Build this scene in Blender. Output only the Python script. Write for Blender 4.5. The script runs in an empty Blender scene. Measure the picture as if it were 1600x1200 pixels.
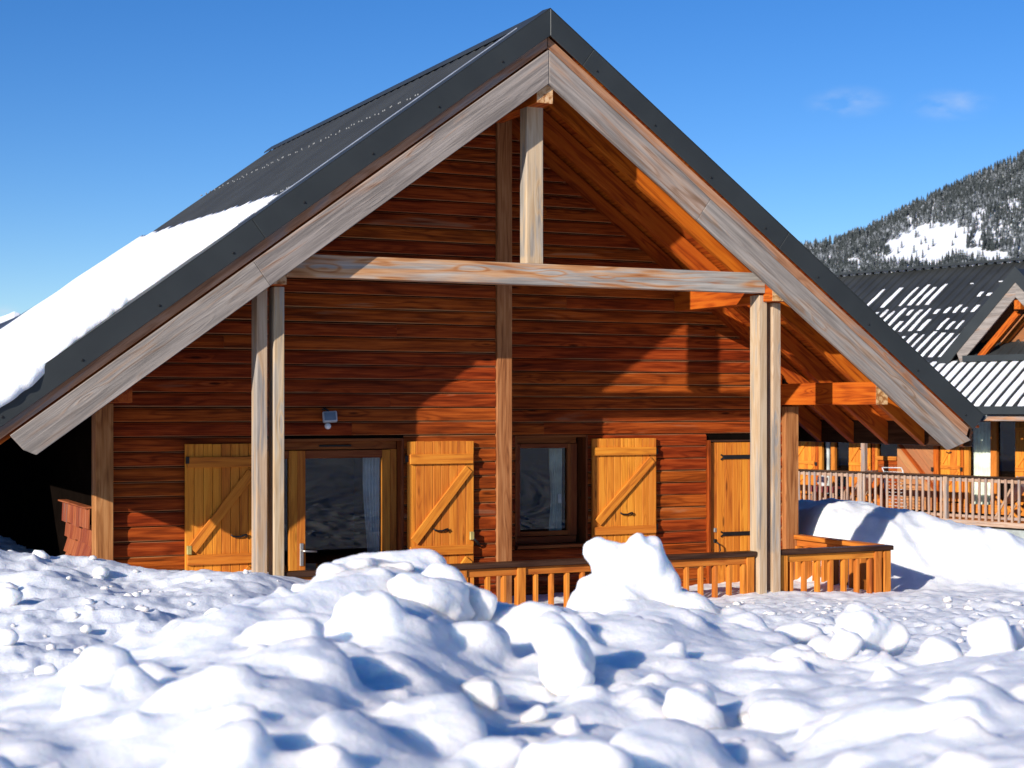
import bpy, bmesh, math, random
import numpy as np
from mathutils import Vector, Matrix, noise as mn
random.seed(7)
rng = np.random.default_rng(7)
S = bpy.context.scene
COL = S.collection

# ------------------------------------------------------------------ camera, sky, sun, exposure
YAW = math.radians(25.2)
cam = bpy.data.objects.new('camera', bpy.data.cameras.new('camera'))
COL.objects.link(cam)
cam.location = (0, 0, 2.4)
cam.rotation_euler = (math.radians(90), 0, -YAW)
cam.data.lens = 57.24
cam.data.sensor_width = 36
cam.data.shift_y = 38 / 1600
cam.data.clip_start = .1
cam.data.clip_end = 30000
cam.data.dof.use_dof = True
cam.data.dof.focus_distance = 13.5
cam.data.dof.aperture_fstop = 5.0
S.camera = cam

SUN = Vector((1.76, 1.0, -.72)).normalized()          # direction the light travels
elev = math.asin(-SUN.z)
az = math.atan2(-SUN.x, -SUN.y)                       # compass bearing of the sun, clockwise from +y
world = bpy.data.worlds.new('World')
S.world = world
world.use_nodes = True
nt = world.node_tree
nt.nodes.clear()
sky = nt.nodes.new('ShaderNodeTexSky')
sky.sky_type = 'NISHITA'
sky.sun_disc = False
sky.sun_elevation = elev
sky.sun_rotation = az
sky.altitude = 1800
sky.air_density = 1.0
sky.dust_density = 0.25
sky.ozone_density = 3.5
bg = nt.nodes.new('ShaderNodeBackground')
bg.inputs[1].default_value = .086
wo = nt.nodes.new('ShaderNodeOutputWorld')
hs = nt.nodes.new('ShaderNodeHueSaturation')
hs.inputs['Saturation'].default_value = 1.27; hs.inputs['Hue'].default_value = .511
nt.links.new(sky.outputs[0], hs.inputs['Color'])
# two faint wisps of cloud low over the mountain: noise over the sky direction
tc = nt.nodes.new('ShaderNodeTexCoord')
cl = nt.nodes.new('ShaderNodeTexNoise'); cl.inputs['Scale'].default_value = 26; cl.inputs['Detail'].default_value = 8; cl.inputs['Distortion'].default_value = .15
mp = nt.nodes.new('ShaderNodeMapping'); mp.inputs['Scale'].default_value = (1.3, 1.3, 3.4); mp.inputs['Location'].default_value = (.3, .1, 0)
nt.links.new(tc.outputs['Generated'], mp.inputs[0]); nt.links.new(mp.outputs[0], cl.inputs['Vector'])
acc = None
for (px, py, r, amp) in ((1325, 160, .030, .5), (1486, 164, .030, .5), (4, 486, .014, .6)):
    u = (px - 800) / 2544; v = (638 - py) / 2544
    d = Vector((math.sin(YAW) + u * math.cos(YAW), math.cos(YAW) - u * math.sin(YAW), v)).normalized()
    vd = nt.nodes.new('ShaderNodeVectorMath'); vd.operation = 'DISTANCE'; vd.inputs[1].default_value = d
    sc = nt.nodes.new('ShaderNodeVectorMath'); sc.operation = 'MULTIPLY'; sc.inputs[1].default_value = (1, 1, 2.6)
    vd.inputs[1].default_value = d * Vector((1, 1, 2.6)) if False else (d.x, d.y, d.z * 2.6)
    nt.links.new(tc.outputs['Generated'], sc.inputs[0]); nt.links.new(sc.outputs[0], vd.inputs[0])
    mr = nt.nodes.new('ShaderNodeMapRange'); mr.interpolation_type = 'SMOOTHSTEP'
    mr.inputs[1].default_value = 0; mr.inputs[2].default_value = r; mr.inputs[3].default_value = amp; mr.inputs[4].default_value = 0
    nt.links.new(vd.outputs['Value'], mr.inputs[0])
    if acc is None: acc = mr.outputs[0]
    else:
        m = nt.nodes.new('ShaderNodeMath'); m.operation = 'ADD'
        nt.links.new(acc, m.inputs[0]); nt.links.new(mr.outputs[0], m.inputs[1]); acc = m.outputs[0]
cr = nt.nodes.new('ShaderNodeMapRange'); cr.inputs[1].default_value = .38; cr.inputs[2].default_value = .74
nt.links.new(cl.outputs[0], cr.inputs[0])
mu = nt.nodes.new('ShaderNodeMath'); mu.operation = 'MULTIPLY'
nt.links.new(cr.outputs[0], mu.inputs[0]); nt.links.new(acc, mu.inputs[1])
mx = nt.nodes.new('ShaderNodeMix'); mx.data_type = 'RGBA'
nt.links.new(mu.outputs[0], mx.inputs[0]); nt.links.new(hs.outputs[0], mx.inputs[6])
mx.inputs[7].default_value = (5.2, 5.8, 6.8, 1)
nt.links.new(mx.outputs[2], bg.inputs[0]); nt.links.new(bg.outputs[0], wo.inputs[0])

sl = bpy.data.lights.new('sun', 'SUN'); sl.energy = 4.0; sl.angle = math.radians(.53); sl.color = (1, .95, .88)
so = bpy.data.objects.new('sun', sl); COL.objects.link(so)
so.rotation_euler = SUN.to_track_quat('-Z', 'Y').to_euler()
S.view_settings.view_transform = 'Standard'; S.view_settings.look = 'None'
S.view_settings.gamma = 1; S.view_settings.use_curve_mapping = False
S.view_settings.exposure = .64
S.cycles.max_bounces = 7; S.cycles.diffuse_bounces = 2; S.cycles.transparent_max_bounces = 8

FX, FY = math.sin(YAW), math.cos(YAW)
def cam2w(X, Z):                                       # metres right of / ahead of the viewpoint -> ground coordinates
    return X * FY + Z * FX, -X * FX + Z * FY

# ------------------------------------------------------------------ materials
def newmat(name):
    m = bpy.data.materials.new(name); m.use_nodes = True
    n = m.node_tree.nodes; b = n['Principled BSDF']
    return m, m.node_tree, b
def N(t, kind, **kw):
    n = t.nodes.new(kind)
    for k, v in kw.items():
        if k.startswith('i_'): n.inputs[int(k[2:])].default_value = v
        elif k.startswith('s_'): n.inputs[k[2:].replace('_', ' ')].default_value = v
        else: setattr(n, k, v)
    return n
def M_(t, op, a, b=None, c=None):
    n = t.nodes.new('ShaderNodeMath'); n.operation = op
    for i, v in enumerate((a, b, c)):
        if v is None: continue
        if isinstance(v, (int, float)): n.inputs[i].default_value = v
        else: t.links.new(v, n.inputs[i])
    return n.outputs[0]
def mixc(t, f, a, b):
    n = t.nodes.new('ShaderNodeMix'); n.data_type = 'RGBA'
    for i, v in ((0, f), (6, a), (7, b)):
        if isinstance(v, (int, float)): n.inputs[i].default_value = v
        elif isinstance(v, tuple): n.inputs[i].default_value = (*v[:3], 1)
        else: t.links.new(v, n.inputs[i])
    return n.outputs[2]
def rng_(t, v, a, b, c=0., d=1., smooth=True):
    n = t.nodes.new('ShaderNodeMapRange')
    if smooth: n.interpolation_type = 'SMOOTHSTEP'
    t.links.new(v, n.inputs[0])
    for i, x in enumerate((a, b, c, d)): n.inputs[i + 1].default_value = x
    return n.outputs[0]

def wood(name, dark, mid, light, weather=None, wamt=0., ring=.5, knot=.8, rough=.6, lip=None, splitx=None, lowcol=None, vary=.35, bump=.35, streak=.5, wscale=1., spec=.15):
    """grain runs along the timber's own x axis; every timber gets its own offset"""
    m, t, b = newmat(name)
    tc = N(t, 'ShaderNodeTexCoord'); oi = N(t, 'ShaderNodeObjectInfo')
    rnd = N(t, 'ShaderNodeVectorMath', operation='SCALE'); rnd.inputs[0].default_value = (37.1, 71.3, 53.7)
    t.links.new(oi.outputs['Random'], rnd.inputs['Scale'])
    ad = N(t, 'ShaderNodeVectorMath', operation='ADD')
    t.links.new(tc.outputs['Object'], ad.inputs[0]); t.links.new(rnd.outputs[0], ad.inputs[1])
    def mapped(s):
        q = N(t, 'ShaderNodeMapping'); q.inputs['Scale'].default_value = s
        t.links.new(ad.outputs[0], q.inputs[0]); return q.outputs[0]
    def noi(s, detail=4, dist=0.):
        q = N(t, 'ShaderNodeTexNoise'); q.inputs['Scale'].default_value = 1; q.inputs['Detail'].default_value = detail
        q.inputs['Distortion'].default_value = dist; q.inputs['Roughness'].default_value = .6
        t.links.new(mapped(s), q.inputs['Vector']); return q.outputs[0]
    vo = N(t, 'ShaderNodeTexVoronoi'); vo.inputs['Scale'].default_value = 1
    t.links.new(mapped((1.7, 9, 9)), vo.inputs['Vector'])
    kn = rng_(t, vo.outputs['Distance'], .0, .42, 1, 0)
    csel = N(t, 'ShaderNodeSeparateColor'); t.links.new(vo.outputs['Color'], csel.inputs[0])
    sel = M_(t, 'GREATER_THAN', csel.outputs[0], .45)
    kn = M_(t, 'MULTIPLY', kn, sel)
    low = noi((.75, 6.5, 6.5), 2, .3)
    ph = M_(t, 'ADD', M_(t, 'MULTIPLY', low, 34.), M_(t, 'MULTIPLY', kn, 9.))
    rg = M_(t, 'ADD', M_(t, 'MULTIPLY', M_(t, 'SINE', ph), .5), .5)
    rg = M_(t, 'POWER', rg, 2.2)
    fib = noi((2.2, 95, 95), 5)
    med = noi((1.5, 26, 26), 7)
    v = M_(t, 'ADD', M_(t, 'MULTIPLY', rng_(t, med, .3, .72), streak), M_(t, 'MULTIPLY', rg, ring * .5))
    v = M_(t, 'ADD', v, M_(t, 'MULTIPLY', rng_(t, fib, .3, .7), .3))
    cr = N(t, 'ShaderNodeValToRGB')
    cr.color_ramp.elements[0].color = (*light, 1); cr.color_ramp.elements[0].position = .12
    cr.color_ramp.elements[1].color = (*dark, 1); cr.color_ramp.elements[1].position = 1.
    e = cr.color_ramp.elements.new(.55); e.color = (*mid, 1)
    t.links.new(v, cr.inputs[0]); col = cr.outputs[0]
    kcore = M_(t, 'MULTIPLY', rng_(t, vo.outputs['Distance'], .05, .13, 1, 0), M_(t, 'MULTIPLY', sel, knot))
    col = mixc(t, kcore, col, tuple(c * .45 for c in dark))
    if weather:
        wn = noi((.55 * wscale, 7 * wscale, 7 * wscale), 5, .6)
        wm = rng_(t, M_(t, 'SUBTRACT', wn, M_(t, 'MULTIPLY', rg, .10)), .62 - wamt * .42, .80 - wamt * .42)
        wcol = mixc(t, rng_(t, med, .3, .7), weather, tuple(c * .52 for c in weather))
        wcol = mixc(t, M_(t, 'MULTIPLY', rng_(t, fib, .45, .75), .45), wcol, tuple(c * .4 for c in weather))
        if splitx is not None:
            sx = N(t, 'ShaderNodeSeparateXYZ'); t.links.new(tc.outputs['Object'], sx.inputs[0])
            keep = rng_(t, sx.outputs[0], splitx - .02, splitx + .02, .25, 1)
            wm = M_(t, 'MULTIPLY', wm, keep)
        col = mixc(t, wm, col, wcol)
    if lip:
        sz = N(t, 'ShaderNodeSeparateXYZ'); t.links.new(tc.outputs['Object'], sz.inputs[0])
        az_ = M_(t, 'ABSOLUTE', sz.outputs[2])
        lm = rng_(t, M_(t, 'ADD', az_, M_(t, 'MULTIPLY', M_(t, 'SUBTRACT', med, .5), .03)), lip[0], lip[1])
        col = mixc(t, M_(t, 'MULTIPLY', lm, lip[3]), col, lip[2])
    hv = N(t, 'ShaderNodeHueSaturation')
    t.links.new(M_(t, 'ADD', M_(t, 'MULTIPLY', oi.outputs['Random'], vary), 1 - vary / 2), hv.inputs['Value'])
    t.links.new(M_(t, 'ADD', M_(t, 'MULTIPLY', oi.outputs['Random'], .012), .494), hv.inputs['Hue'])
    t.links.new(col, hv.inputs['Color'])
    t.links.new(hv.outputs[0], b.inputs['Base Color'])
    b.inputs['Roughness'].default_value = rough
    b.inputs['Specular IOR Level'].default_value = spec
    bp = N(t, 'ShaderNodeBump'); bp.inputs['Strength'].default_value = bump; bp.inputs['Distance'].default_value = .006
    t.links.new(M_(t, 'ADD', fib, M_(t, 'MULTIPLY', rg, .35)), bp.inputs['Height']); t.links.new(bp.outputs[0], b.inputs['Normal'])
    return m

MT = {}
MT['siding'] = wood('red_stained_siding', (.07, .012, .003), (.23, .037, .006), (.42, .080, .012), weather=(.34, .17, .09), wamt=.06, lip=(.050, .060, (.50, .25, .11), .6), vary=.26, knot=.9, bump=.9, streak=.55, spec=.06)
MT['redbeam'] = wood('red_stained_timber', (.18, .028, .004), (.40, .072, .007), (.52, .12, .011), vary=.25, ring=.9, knot=.4, streak=.35)
MT['redpost'] = wood('brown_stained_post', (.16, .05, .015), (.33, .125, .04), (.45, .2, .075), vary=.2, ring=.6)
MT['darkframe'] = wood('brown_stained_frame', (.10, .022, .006), (.2, .05, .012), (.28, .085, .022), vary=.2)
MT['shutter'] = wood('honey_stained_pine', (.36, .095, .014), (.62, .195, .020), (.72, .265, .032), vary=.26, ring=.5, knot=.85, streak=.5, bump=.25)
MT['honeyframe'] = wood('orange_stained_frame', (.30, .08, .012), (.5, .155, .02), (.6, .22, .032), vary=.15, ring=.5, knot=.5)
MT['rail'] = wood('orange_railing_wood', (.28, .065, .010), (.50, .15, .020), (.60, .21, .032), vary=.3, ring=.5, knot=.6)
MT['barge'] = wood('weathered_grey_board', (.20, .12, .075), (.35, .235, .165), (.45, .33, .24), weather=(.335, .285, .245), wamt=.82, ring=.9, knot=.9, vary=.12, bump=.7, streak=.55)
MT['trim'] = wood('weathered_trim_board', (.22, .10, .05), (.40, .20, .10), (.52, .30, .18), weather=(.36, .29, .25), wamt=.45, vary=.2)
MT['tie'] = wood('half_weathered_beam', (.27, .085, .03), (.46, .21, .09), (.58, .34, .19), weather=(.44, .39, .34), wamt=.55, ring=.8, knot=.8, vary=.05, streak=.4, wscale=.75)
MT['post'] = wood('pale_weathered_post', (.34, .20, .10), (.47, .32, .19), (.55, .41, .27), weather=(.41, .355, .30), wamt=.5, ring=.55, knot=.8, vary=.08, splitx=-.64, streak=.35)
MT['shingle'] = wood('red_wood_shingle', (.13, .028, .012), (.26, .062, .024), (.34, .10, .04), weather=(.3, .2, .16), wamt=.2, vary=.4)
MT['handrail'] = wood('dark_handrail', (.02, .009, .005), (.045, .02, .011), (.08, .04, .022), vary=.1, rough=.45)
MT['greyrail'] = wood('grey_weathered_railing', (.26, .14, .08), (.42, .26, .17), (.55, .38, .27), weather=(.36, .31, .29), wamt=.4, vary=.25)
MT['endgrain'] = wood('cut_beam_end', (.30, .12, .04), (.55, .30, .13), (.68, .46, .26), vary=.1, ring=1.2)

def plain(name, c, rough=.5, metal=0., nscale=0, namp=.2, bump=0., bscale=40):
    m, t, b = newmat(name)
    b.inputs['Roughness'].default_value = rough; b.inputs['Metallic'].default_value = metal
    tc = N(t, 'ShaderNodeTexCoord')
    q = N(t, 'ShaderNodeTexNoise'); q.inputs['Scale'].default_value = nscale or 6; q.inputs['Detail'].default_value = 5
    t.links.new(tc.outputs['Object'], q.inputs['Vector'])
    t.links.new(mixc(t, rng_(t, q.outputs[0], .3, .7), tuple(x * (1 - namp) for x in c), tuple(min(1, x * (1 + namp)) for x in c)), b.inputs['Base Color'])
    if bump:
        q2 = N(t, 'ShaderNodeTexNoise'); q2.inputs['Scale'].default_value = bscale; q2.inputs['Detail'].default_value = 4
        t.links.new(tc.outputs['Object'], q2.inputs['Vector'])
        bp = N(t, 'ShaderNodeBump'); bp.inputs['Strength'].default_value = bump; bp.inputs['Distance'].default_value = .01
        t.links.new(q2.outputs[0], bp.inputs['Height']); t.links.new(bp.outputs[0], b.inputs['Normal'])
    return m
MT['metal'] = plain('anthracite_sheet_metal', (.025, .028, .027), .48, .0, 2.2, .12, .05, 5)
MT['metalroof'] = plain('anthracite_ribbed_sheet', (.031, .033, .033), .5, .0, 1.5, .18, .05, 3)
MT['silver'] = plain('bare_metal_edge', (.75, .77, .8), .35, .6)
MT['core'] = plain('dark_sheathing_and_shade', (.006, .004, .003), 1.)  # backing of the boards; also carries the shade on the side walls
MT['core'].node_tree.nodes['Principled BSDF'].inputs['Specular IOR Level'].default_value = 0
MT['black'] = plain('black_iron', (.012, .012, .012), .5, .3)
MT['steel'] = plain('brushed_steel', (.55, .54, .5), .35, .8)
MT['room'] = plain('dim_interior', (.05, .04, .035), .9)
MT['curtain'] = plain('pale_green_curtain', (.78, .8, .66), .9)
MT['white'] = plain('white_plastic', (.7, .7, .68), .5)
MT['lampgrey'] = plain('pale_grey_housing', (.42, .43, .44), .45)
MT['brass'] = plain('yellowed_plate', (.45, .36, .12), .4, .3)
MT['redcloth'] = plain('dull_red_cover', (.22, .03, .03), .8)
MT['blockwall'] = plain('grey_concrete_edge', (.36, .38, .34), .85)
MT['bark'] = plain('bark', (.05, .035, .025), .9)
MT['darkgreen'] = plain('dark_needles', (.012, .018, .012), .95)
MT['screw'] = plain('dull_screw_heads', (.20, .20, .19), .6)
MT['ridgeshade'] = plain('painted_ridge_haze', (.028, .042, .075), .95, 0, .02, .4)  # bluish haze and shade painted into the ridge colour
MT['lens'] = plain('lamp_lens', (.16, .19, .22), .15)
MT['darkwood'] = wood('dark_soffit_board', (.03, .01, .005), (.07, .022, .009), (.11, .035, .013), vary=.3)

gm = bpy.data.materials.new('window_glass'); gm.use_nodes = True; t = gm.node_tree; t.nodes.clear()
o_ = N(t, 'ShaderNodeOutputMaterial'); tr = N(t, 'ShaderNodeBsdfTransparent'); gl = N(t, 'ShaderNodeBsdfGlossy'); gl.inputs['Roughness'].default_value = 0.0
tr.inputs[0].default_value = (.9, .92, .91, 1)
fr = N(t, 'ShaderNodeFresnel'); fr.inputs[0].default_value = 1.55
ms = N(t, 'ShaderNodeMixShader'); t.links.new(M_(t, 'MULTIPLY', fr.outputs[0], 1.05), ms.inputs[0])
t.links.new(tr.outputs[0], ms.inputs[1]); t.links.new(gl.outputs[0], ms.inputs[2]); t.links.new(ms.outputs[0], o_.inputs[0])
MT['glass'] = gm

def snowmat(name, fine=60, amp=.5, sss=.35, big=7.):
    m, t, b = newmat(name)
    b.inputs['Roughness'].default_value = .62
    b.inputs['Specular IOR Level'].default_value = .3
    b.inputs['Subsurface Weight'].default_value = sss
    b.inputs['Subsurface Radius'].default_value = (.5, .7, 1.0)
    b.inputs['Subsurface Scale'].default_value = .14
    tc = N(t, 'ShaderNodeTexCoord')
    def noi(s, d=4):
        q = N(t, 'ShaderNodeTexNoise'); q.inputs['Scale'].default_value = s; q.inputs['Detail'].default_value = d
        t.links.new(tc.outputs['Object'], q.inputs['Vector']); return q.outputs[0]
    a = noi(fine, 4); c = noi(big, 6); g = noi(260, 2)
    t.links.new(mixc(t, rng_(t, c, .3, .75), (.87, .875, .885), (.80, .805, .825)), b.inputs['Base Color'])
    bp = N(t, 'ShaderNodeBump'); bp.inputs['Strength'].default_value = amp; bp.inputs['Distance'].default_value = .02
    t.links.new(M_(t, 'ADD', M_(t, 'ADD', M_(t, 'MULTIPLY', a, .5), c), M_(t, 'MULTIPLY', g, .2)), bp.inputs['Height'])
    t.links.new(bp.outputs[0], b.inputs['Normal'])
    return m
MT['snow'] = snowmat('snow')
MT['snowclod'] = snowmat('packed_snow', 60, .5, .8, 11.)

# ------------------------------------------------------------------ object helpers
W = {}
BASE = Matrix.Identity(4)
def setprops(o, label=None, cat=None, group=None, kind=None):
    for k, v in (('label', label), ('category', cat), ('group', group), ('kind', kind)):
        if v: o[k] = v
    return o
def add(name, me, mat=None, M=None, parent=None, **kw):
    o = bpy.data.objects.new(name, me); COL.objects.link(o)
    if mat is not None and me is not None and len(me.materials) == 0: me.materials.append(MT[mat] if isinstance(mat, str) else mat)
    w = BASE @ (M or Matrix.Identity(4)); W[o.name] = w
    if parent is not None:
        o.parent = parent; o.matrix_basis = W[parent.name].inverted() @ w
    else: o.matrix_basis = w
    return setprops(o, **kw)
def thing(name, loc, label, cat, group=None):
    return add(name, None, M=Matrix.Translation(loc), label=label, cat=cat, group=group)
def mesh_pydata(name, v, f, smooth=False):
    me = bpy.data.meshes.new(name); me.from_pydata(v, [], f); me.update()
    if smooth: me.polygons.foreach_set('use_smooth', [True] * len(me.polygons))
    return me
def mesh_bm(name, bm, smooth=False):
    bmesh.ops.recalc_face_normals(bm, faces=bm.faces)
    me = bpy.data.meshes.new(name); bm.to_mesh(me); bm.free()
    if smooth: me.polygons.foreach_set('use_smooth', [True] * len(me.polygons))
    return me
_cache = {}
def boxmesh(lx, ly, lz, bev=.004):
    key = (round(lx, 4), round(ly, 4), round(lz, 4), bev)
    if key in _cache: return _cache[key]
    bm = bmesh.new(); bmesh.ops.create_cube(bm, size=1)
    for v in bm.verts: v.co = Vector((v.co.x * lx, v.co.y * ly, v.co.z * lz))
    if bev: bmesh.ops.bevel(bm, geom=list(bm.edges), offset=bev, segments=1, affect='EDGES', profile=.5)
    _cache[key] = mesh_bm('timber', bm); return _cache[key]
def axes(p0, p1, up=(0, 0, 1)):
    p0, p1 = Vector(p0), Vector(p1); x = (p1 - p0).normalized(); up = Vector(up)
    if abs(x.dot(up)) > .99: up = Vector((0, -1, 0))
    y = up.cross(x).normalized(); z = x.cross(y)
    M = Matrix((x, y, z)).transposed().to_4x4(); M.translation = (p0 + p1) / 2
    return M, (p1 - p0).length
def timber(name, p0, p1, w, h, mat, parent=None, up=(0, 0, 1), bev=.004, **kw):
    """bar from p0 to p1 along its axis; w across, h along 'up'"""
    M, L = axes(p0, p1, up)
    me = boxmesh(L, w, h, bev)
    if len(me.materials) and me.materials[0] is not MT[mat]: me = me.copy(); me.materials.clear()
    return add(name, me, mat, M, parent, **kw)
def extr(name, prof, p0, p1, mat, parent=None, up=(0, 0, 1), cut=None, **kw):
    """profile (y,z) pairs extruded along x; cut(i)->(x0,x1) shifts per profile vertex"""
    M, L = axes(p0, p1, up); n = len(prof); v = []
    for s, x in ((0, -L / 2), (1, L / 2)):
        for i, (y, z) in enumerate(prof):
            dx = cut(i)[s] if cut else 0
            v.append((x + dx, y, z))
    f = [tuple(range(n))[::-1], tuple(range(n, 2 * n))] + [(i, (i + 1) % n, n + (i + 1) % n, n + i) for i in range(n)]
    bm = bmesh.new(); bv = [bm.verts.new(c) for c in v]
    for q in f: bm.faces.new([bv[k] for k in q])
    return add(name, mesh_bm(name, bm), mat, M, parent, **kw)
def tube(name, pts, r, mat, parent=None, seg=8, **kw):
    bm = bmesh.new(); rings = []
    pts = [Vector(p) for p in pts]
    for i, p in enumerate(pts):
        d = (pts[min(i + 1, len(pts) - 1)] - pts[max(i - 1, 0)]).normalized()
        a = Vector((0, 0, 1)) if abs(d.z) < .9 else Vector((1, 0, 0))
        u = d.cross(a).normalized(); w = d.cross(u)
        rings.append([bm.verts.new(p + (u * math.cos(k * 6.28318 / seg) + w * math.sin(k * 6.28318 / seg)) * r) for k in range(seg)])
    for a, b in zip(rings, rings[1:]):
        for k in range(seg): bm.faces.new((a[k], a[(k + 1) % seg], b[(k + 1) % seg], b[k]))
    bm.faces.new(rings[0]); bm.faces.new(rings[-1][::-1])
    return add(name, mesh_bm(name, bm, True), mat, None, parent, **kw)

# ------------------------------------------------------------------ numpy noise
_perm = rng.random((256, 256))
def vnoise(x, y):
    xi = np.floor(x).astype(int); yi = np.floor(y).astype(int); fx = x - xi; fy = y - yi
    fx = fx * fx * fx * (fx * (fx * 6 - 15) + 10); fy = fy * fy * fy * (fy * (fy * 6 - 15) + 10)
    g = lambda a, b: _perm[a & 255, b & 255]
    return (g(xi, yi) * (1 - fx) + g(xi + 1, yi) * fx) * (1 - fy) + (g(xi, yi + 1) * (1 - fx) + g(xi + 1, yi + 1) * fx) * fy
def fbm(x, y, o=5, gain=.5, ridge=False):
    s = 0; a = 1; n = 0
    for k in range(o):
        v = vnoise(x * 2 ** k + 17.3 * k, y * 2 ** k + 9.1 * k) * 2 - 1
        if ridge: v = 1 - 2 * np.abs(v)
        s = s + a * v; n += a; a *= gain
    return s / n
def sstep(a, b, x):
    t_ = np.clip((x - a) / (b - a), 0, 1); return t_ * t_ * (3 - 2 * t_)

# ------------------------------------------------------------------ the snowy ground
def ground_z(x, y):
    Zc = x * FX + y * FY; X = x * FY - y * FX; r = np.hypot(x, y)
    u = X / np.maximum(Zc, .5)
    near = np.interp(Zc, [-50, -8, 1, 4, 7, 10, 13, 16, 24, 60], [-2.6, .9, 1.45, 1.38, 1.25, 1.0, .78, .6, .3, -.5])
    left = np.interp(Zc, [-50, -8, 5, 8, 10, 11.5, 12.8, 14, 22, 60], [-2.6, .9, 1.36, 1.27, 1.27, 1.22, 1.04, .98, .9, .4])
    kl = 1 - sstep(-.16, -.03, u + .02 * vnoise(x, y))
    z = near * (1 - kl) + left * kl
    # bank at the far left, then an unseen one added to shade the wall
    z += .22 * sstep(-.22, -.33, u) * np.exp(-((Zc - 11.6) / 1.3) ** 2)
    z += np.where(True, 1.95 * sstep(1.55, .1, x - .02 * (y - 14)) * sstep(13.3, 15.2, y) * sstep(26, 21, y), 0)
    # terrace snow: falls away along the railing
    z -= .10 * np.exp(-((x - 6.6) / 1.2) ** 2) * np.exp(-((y - 12.9) / 1.0) ** 2)
    # ploughed bank right of the terrace
    crest = np.interp(x, [9.6, 10.2, 11.1, 11.7, 12.15, 12.6, 13.2, 14.2, 16], [.8, 1.22, 1.34, 1.24, 1.12, .82, .2, -.8, -1.6])
    side = sstep(12.95, 14.5, y + np.where(x > 11.2, .75, .25) * (x - 11.2)) * sstep(17.0, 15.2, y) * sstep(9.9, 10.6, x)
    z = z - 2.3 * sstep(13.3, 16.5, y) * sstep(12.2, 14.4, x)
    z = z * (1 - side) + np.maximum(z, crest) * side
    # lower ground in front of the second chalet
    z = np.where((y > 16) & (x > 9), np.minimum(z, z - 1.6 * sstep(16, 19, y) * sstep(9, 11, x)), z)
    # lumps, trodden snow
    lump = fbm(x * 1.3, y * 1.3, 3) * .05 + fbm(x * 4.2, y * 4.2, 3, ridge=True) * .022
    trod = sstep(.02, .2, u) * sstep(7.0, 9, Zc) * sstep(17, 13, Zc)
    lumpL = sstep(-.1, -.2, u) * sstep(5, 7, Zc) * sstep(15, 12, Zc)
    z = z + lump + trod * (fbm(x * 4 + 3, y * 4, 4, .6) * .035 + np.maximum(0, fbm(x * 6, y * 6, 3) - .1) * .06) \
        + lumpL * (fbm(x * 1.7, y * 1.7, 5, .56) * .085)
    z = z + side * (fbm(x * 2.6, y * 2.6, 4, .55) * .07)
    far = sstep(60, 400, r)
    z = z + far * (fbm(x / 300, y / 300, 4) * 12 - 8)
    # nothing of it stands inside the buildings
    ins = (x > 2.66) & (x < 10.0) & (y > 13.72) & (y < 20.5) & ((x < 6.3) | (y > 14.42))
    z = np.where(ins, -.6, z)
    return z
def build_ground():
    fr = np.concatenate([np.arange(-24, 24, .085)])
    co = np.concatenate([np.arange(24, 336, 2.4)])
    ang = np.radians(np.concatenate([fr, co])) + YAW                 # clockwise from +y
    rad = np.concatenate([np.arange(.6, 6, .12), np.arange(6, 19.5, .045), 19.5 * np.power(1.075, np.arange(0, 82))])
    A, Rr = np.meshgrid(ang, rad)
    x = Rr * np.sin(A); y = Rr * np.cos(A)
    z = ground_z(x, y)
    na, nr = len(ang), len(rad)
    v = np.stack([x.ravel(), y.ravel(), z.ravel()], 1)
    i = np.arange(nr - 1)[:, None] * na; j = np.arange(na)[None, :]; j2 = (j + 1) % na
    f = np.stack([i + j, i + na + j, i + na + j2, i + j2], -1).reshape(-1, 4)
    me = bpy.data.meshes.new('snow_ground')
    me.vertices.add(len(v) + 1); me.loops.add(len(f) * 4 + na * 3); me.polygons.add(len(f) + na)
    vv = np.vstack([v, [[0, 0, 1.45]]]); me.vertices.foreach_set('co', vv.ravel())
    cap = np.stack([np.full(na, len(v)), np.arange(na), (np.arange(na) + 1) % na], 1)
    me.loops.foreach_set('vertex_index', np.concatenate([f.ravel(), cap.ravel()]))
    st = np.concatenate([np.arange(len(f)) * 4, len(f) * 4 + np.arange(na) * 3])
    me.polygons.foreach_set('loop_start', st)
    me.polygons.foreach_set('use_smooth', np.ones(len(st), bool))
    me.update(calc_edges=True); me.validate()
    return add('snow_ground', me, 'snow', kind='structure')
build_ground()

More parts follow.
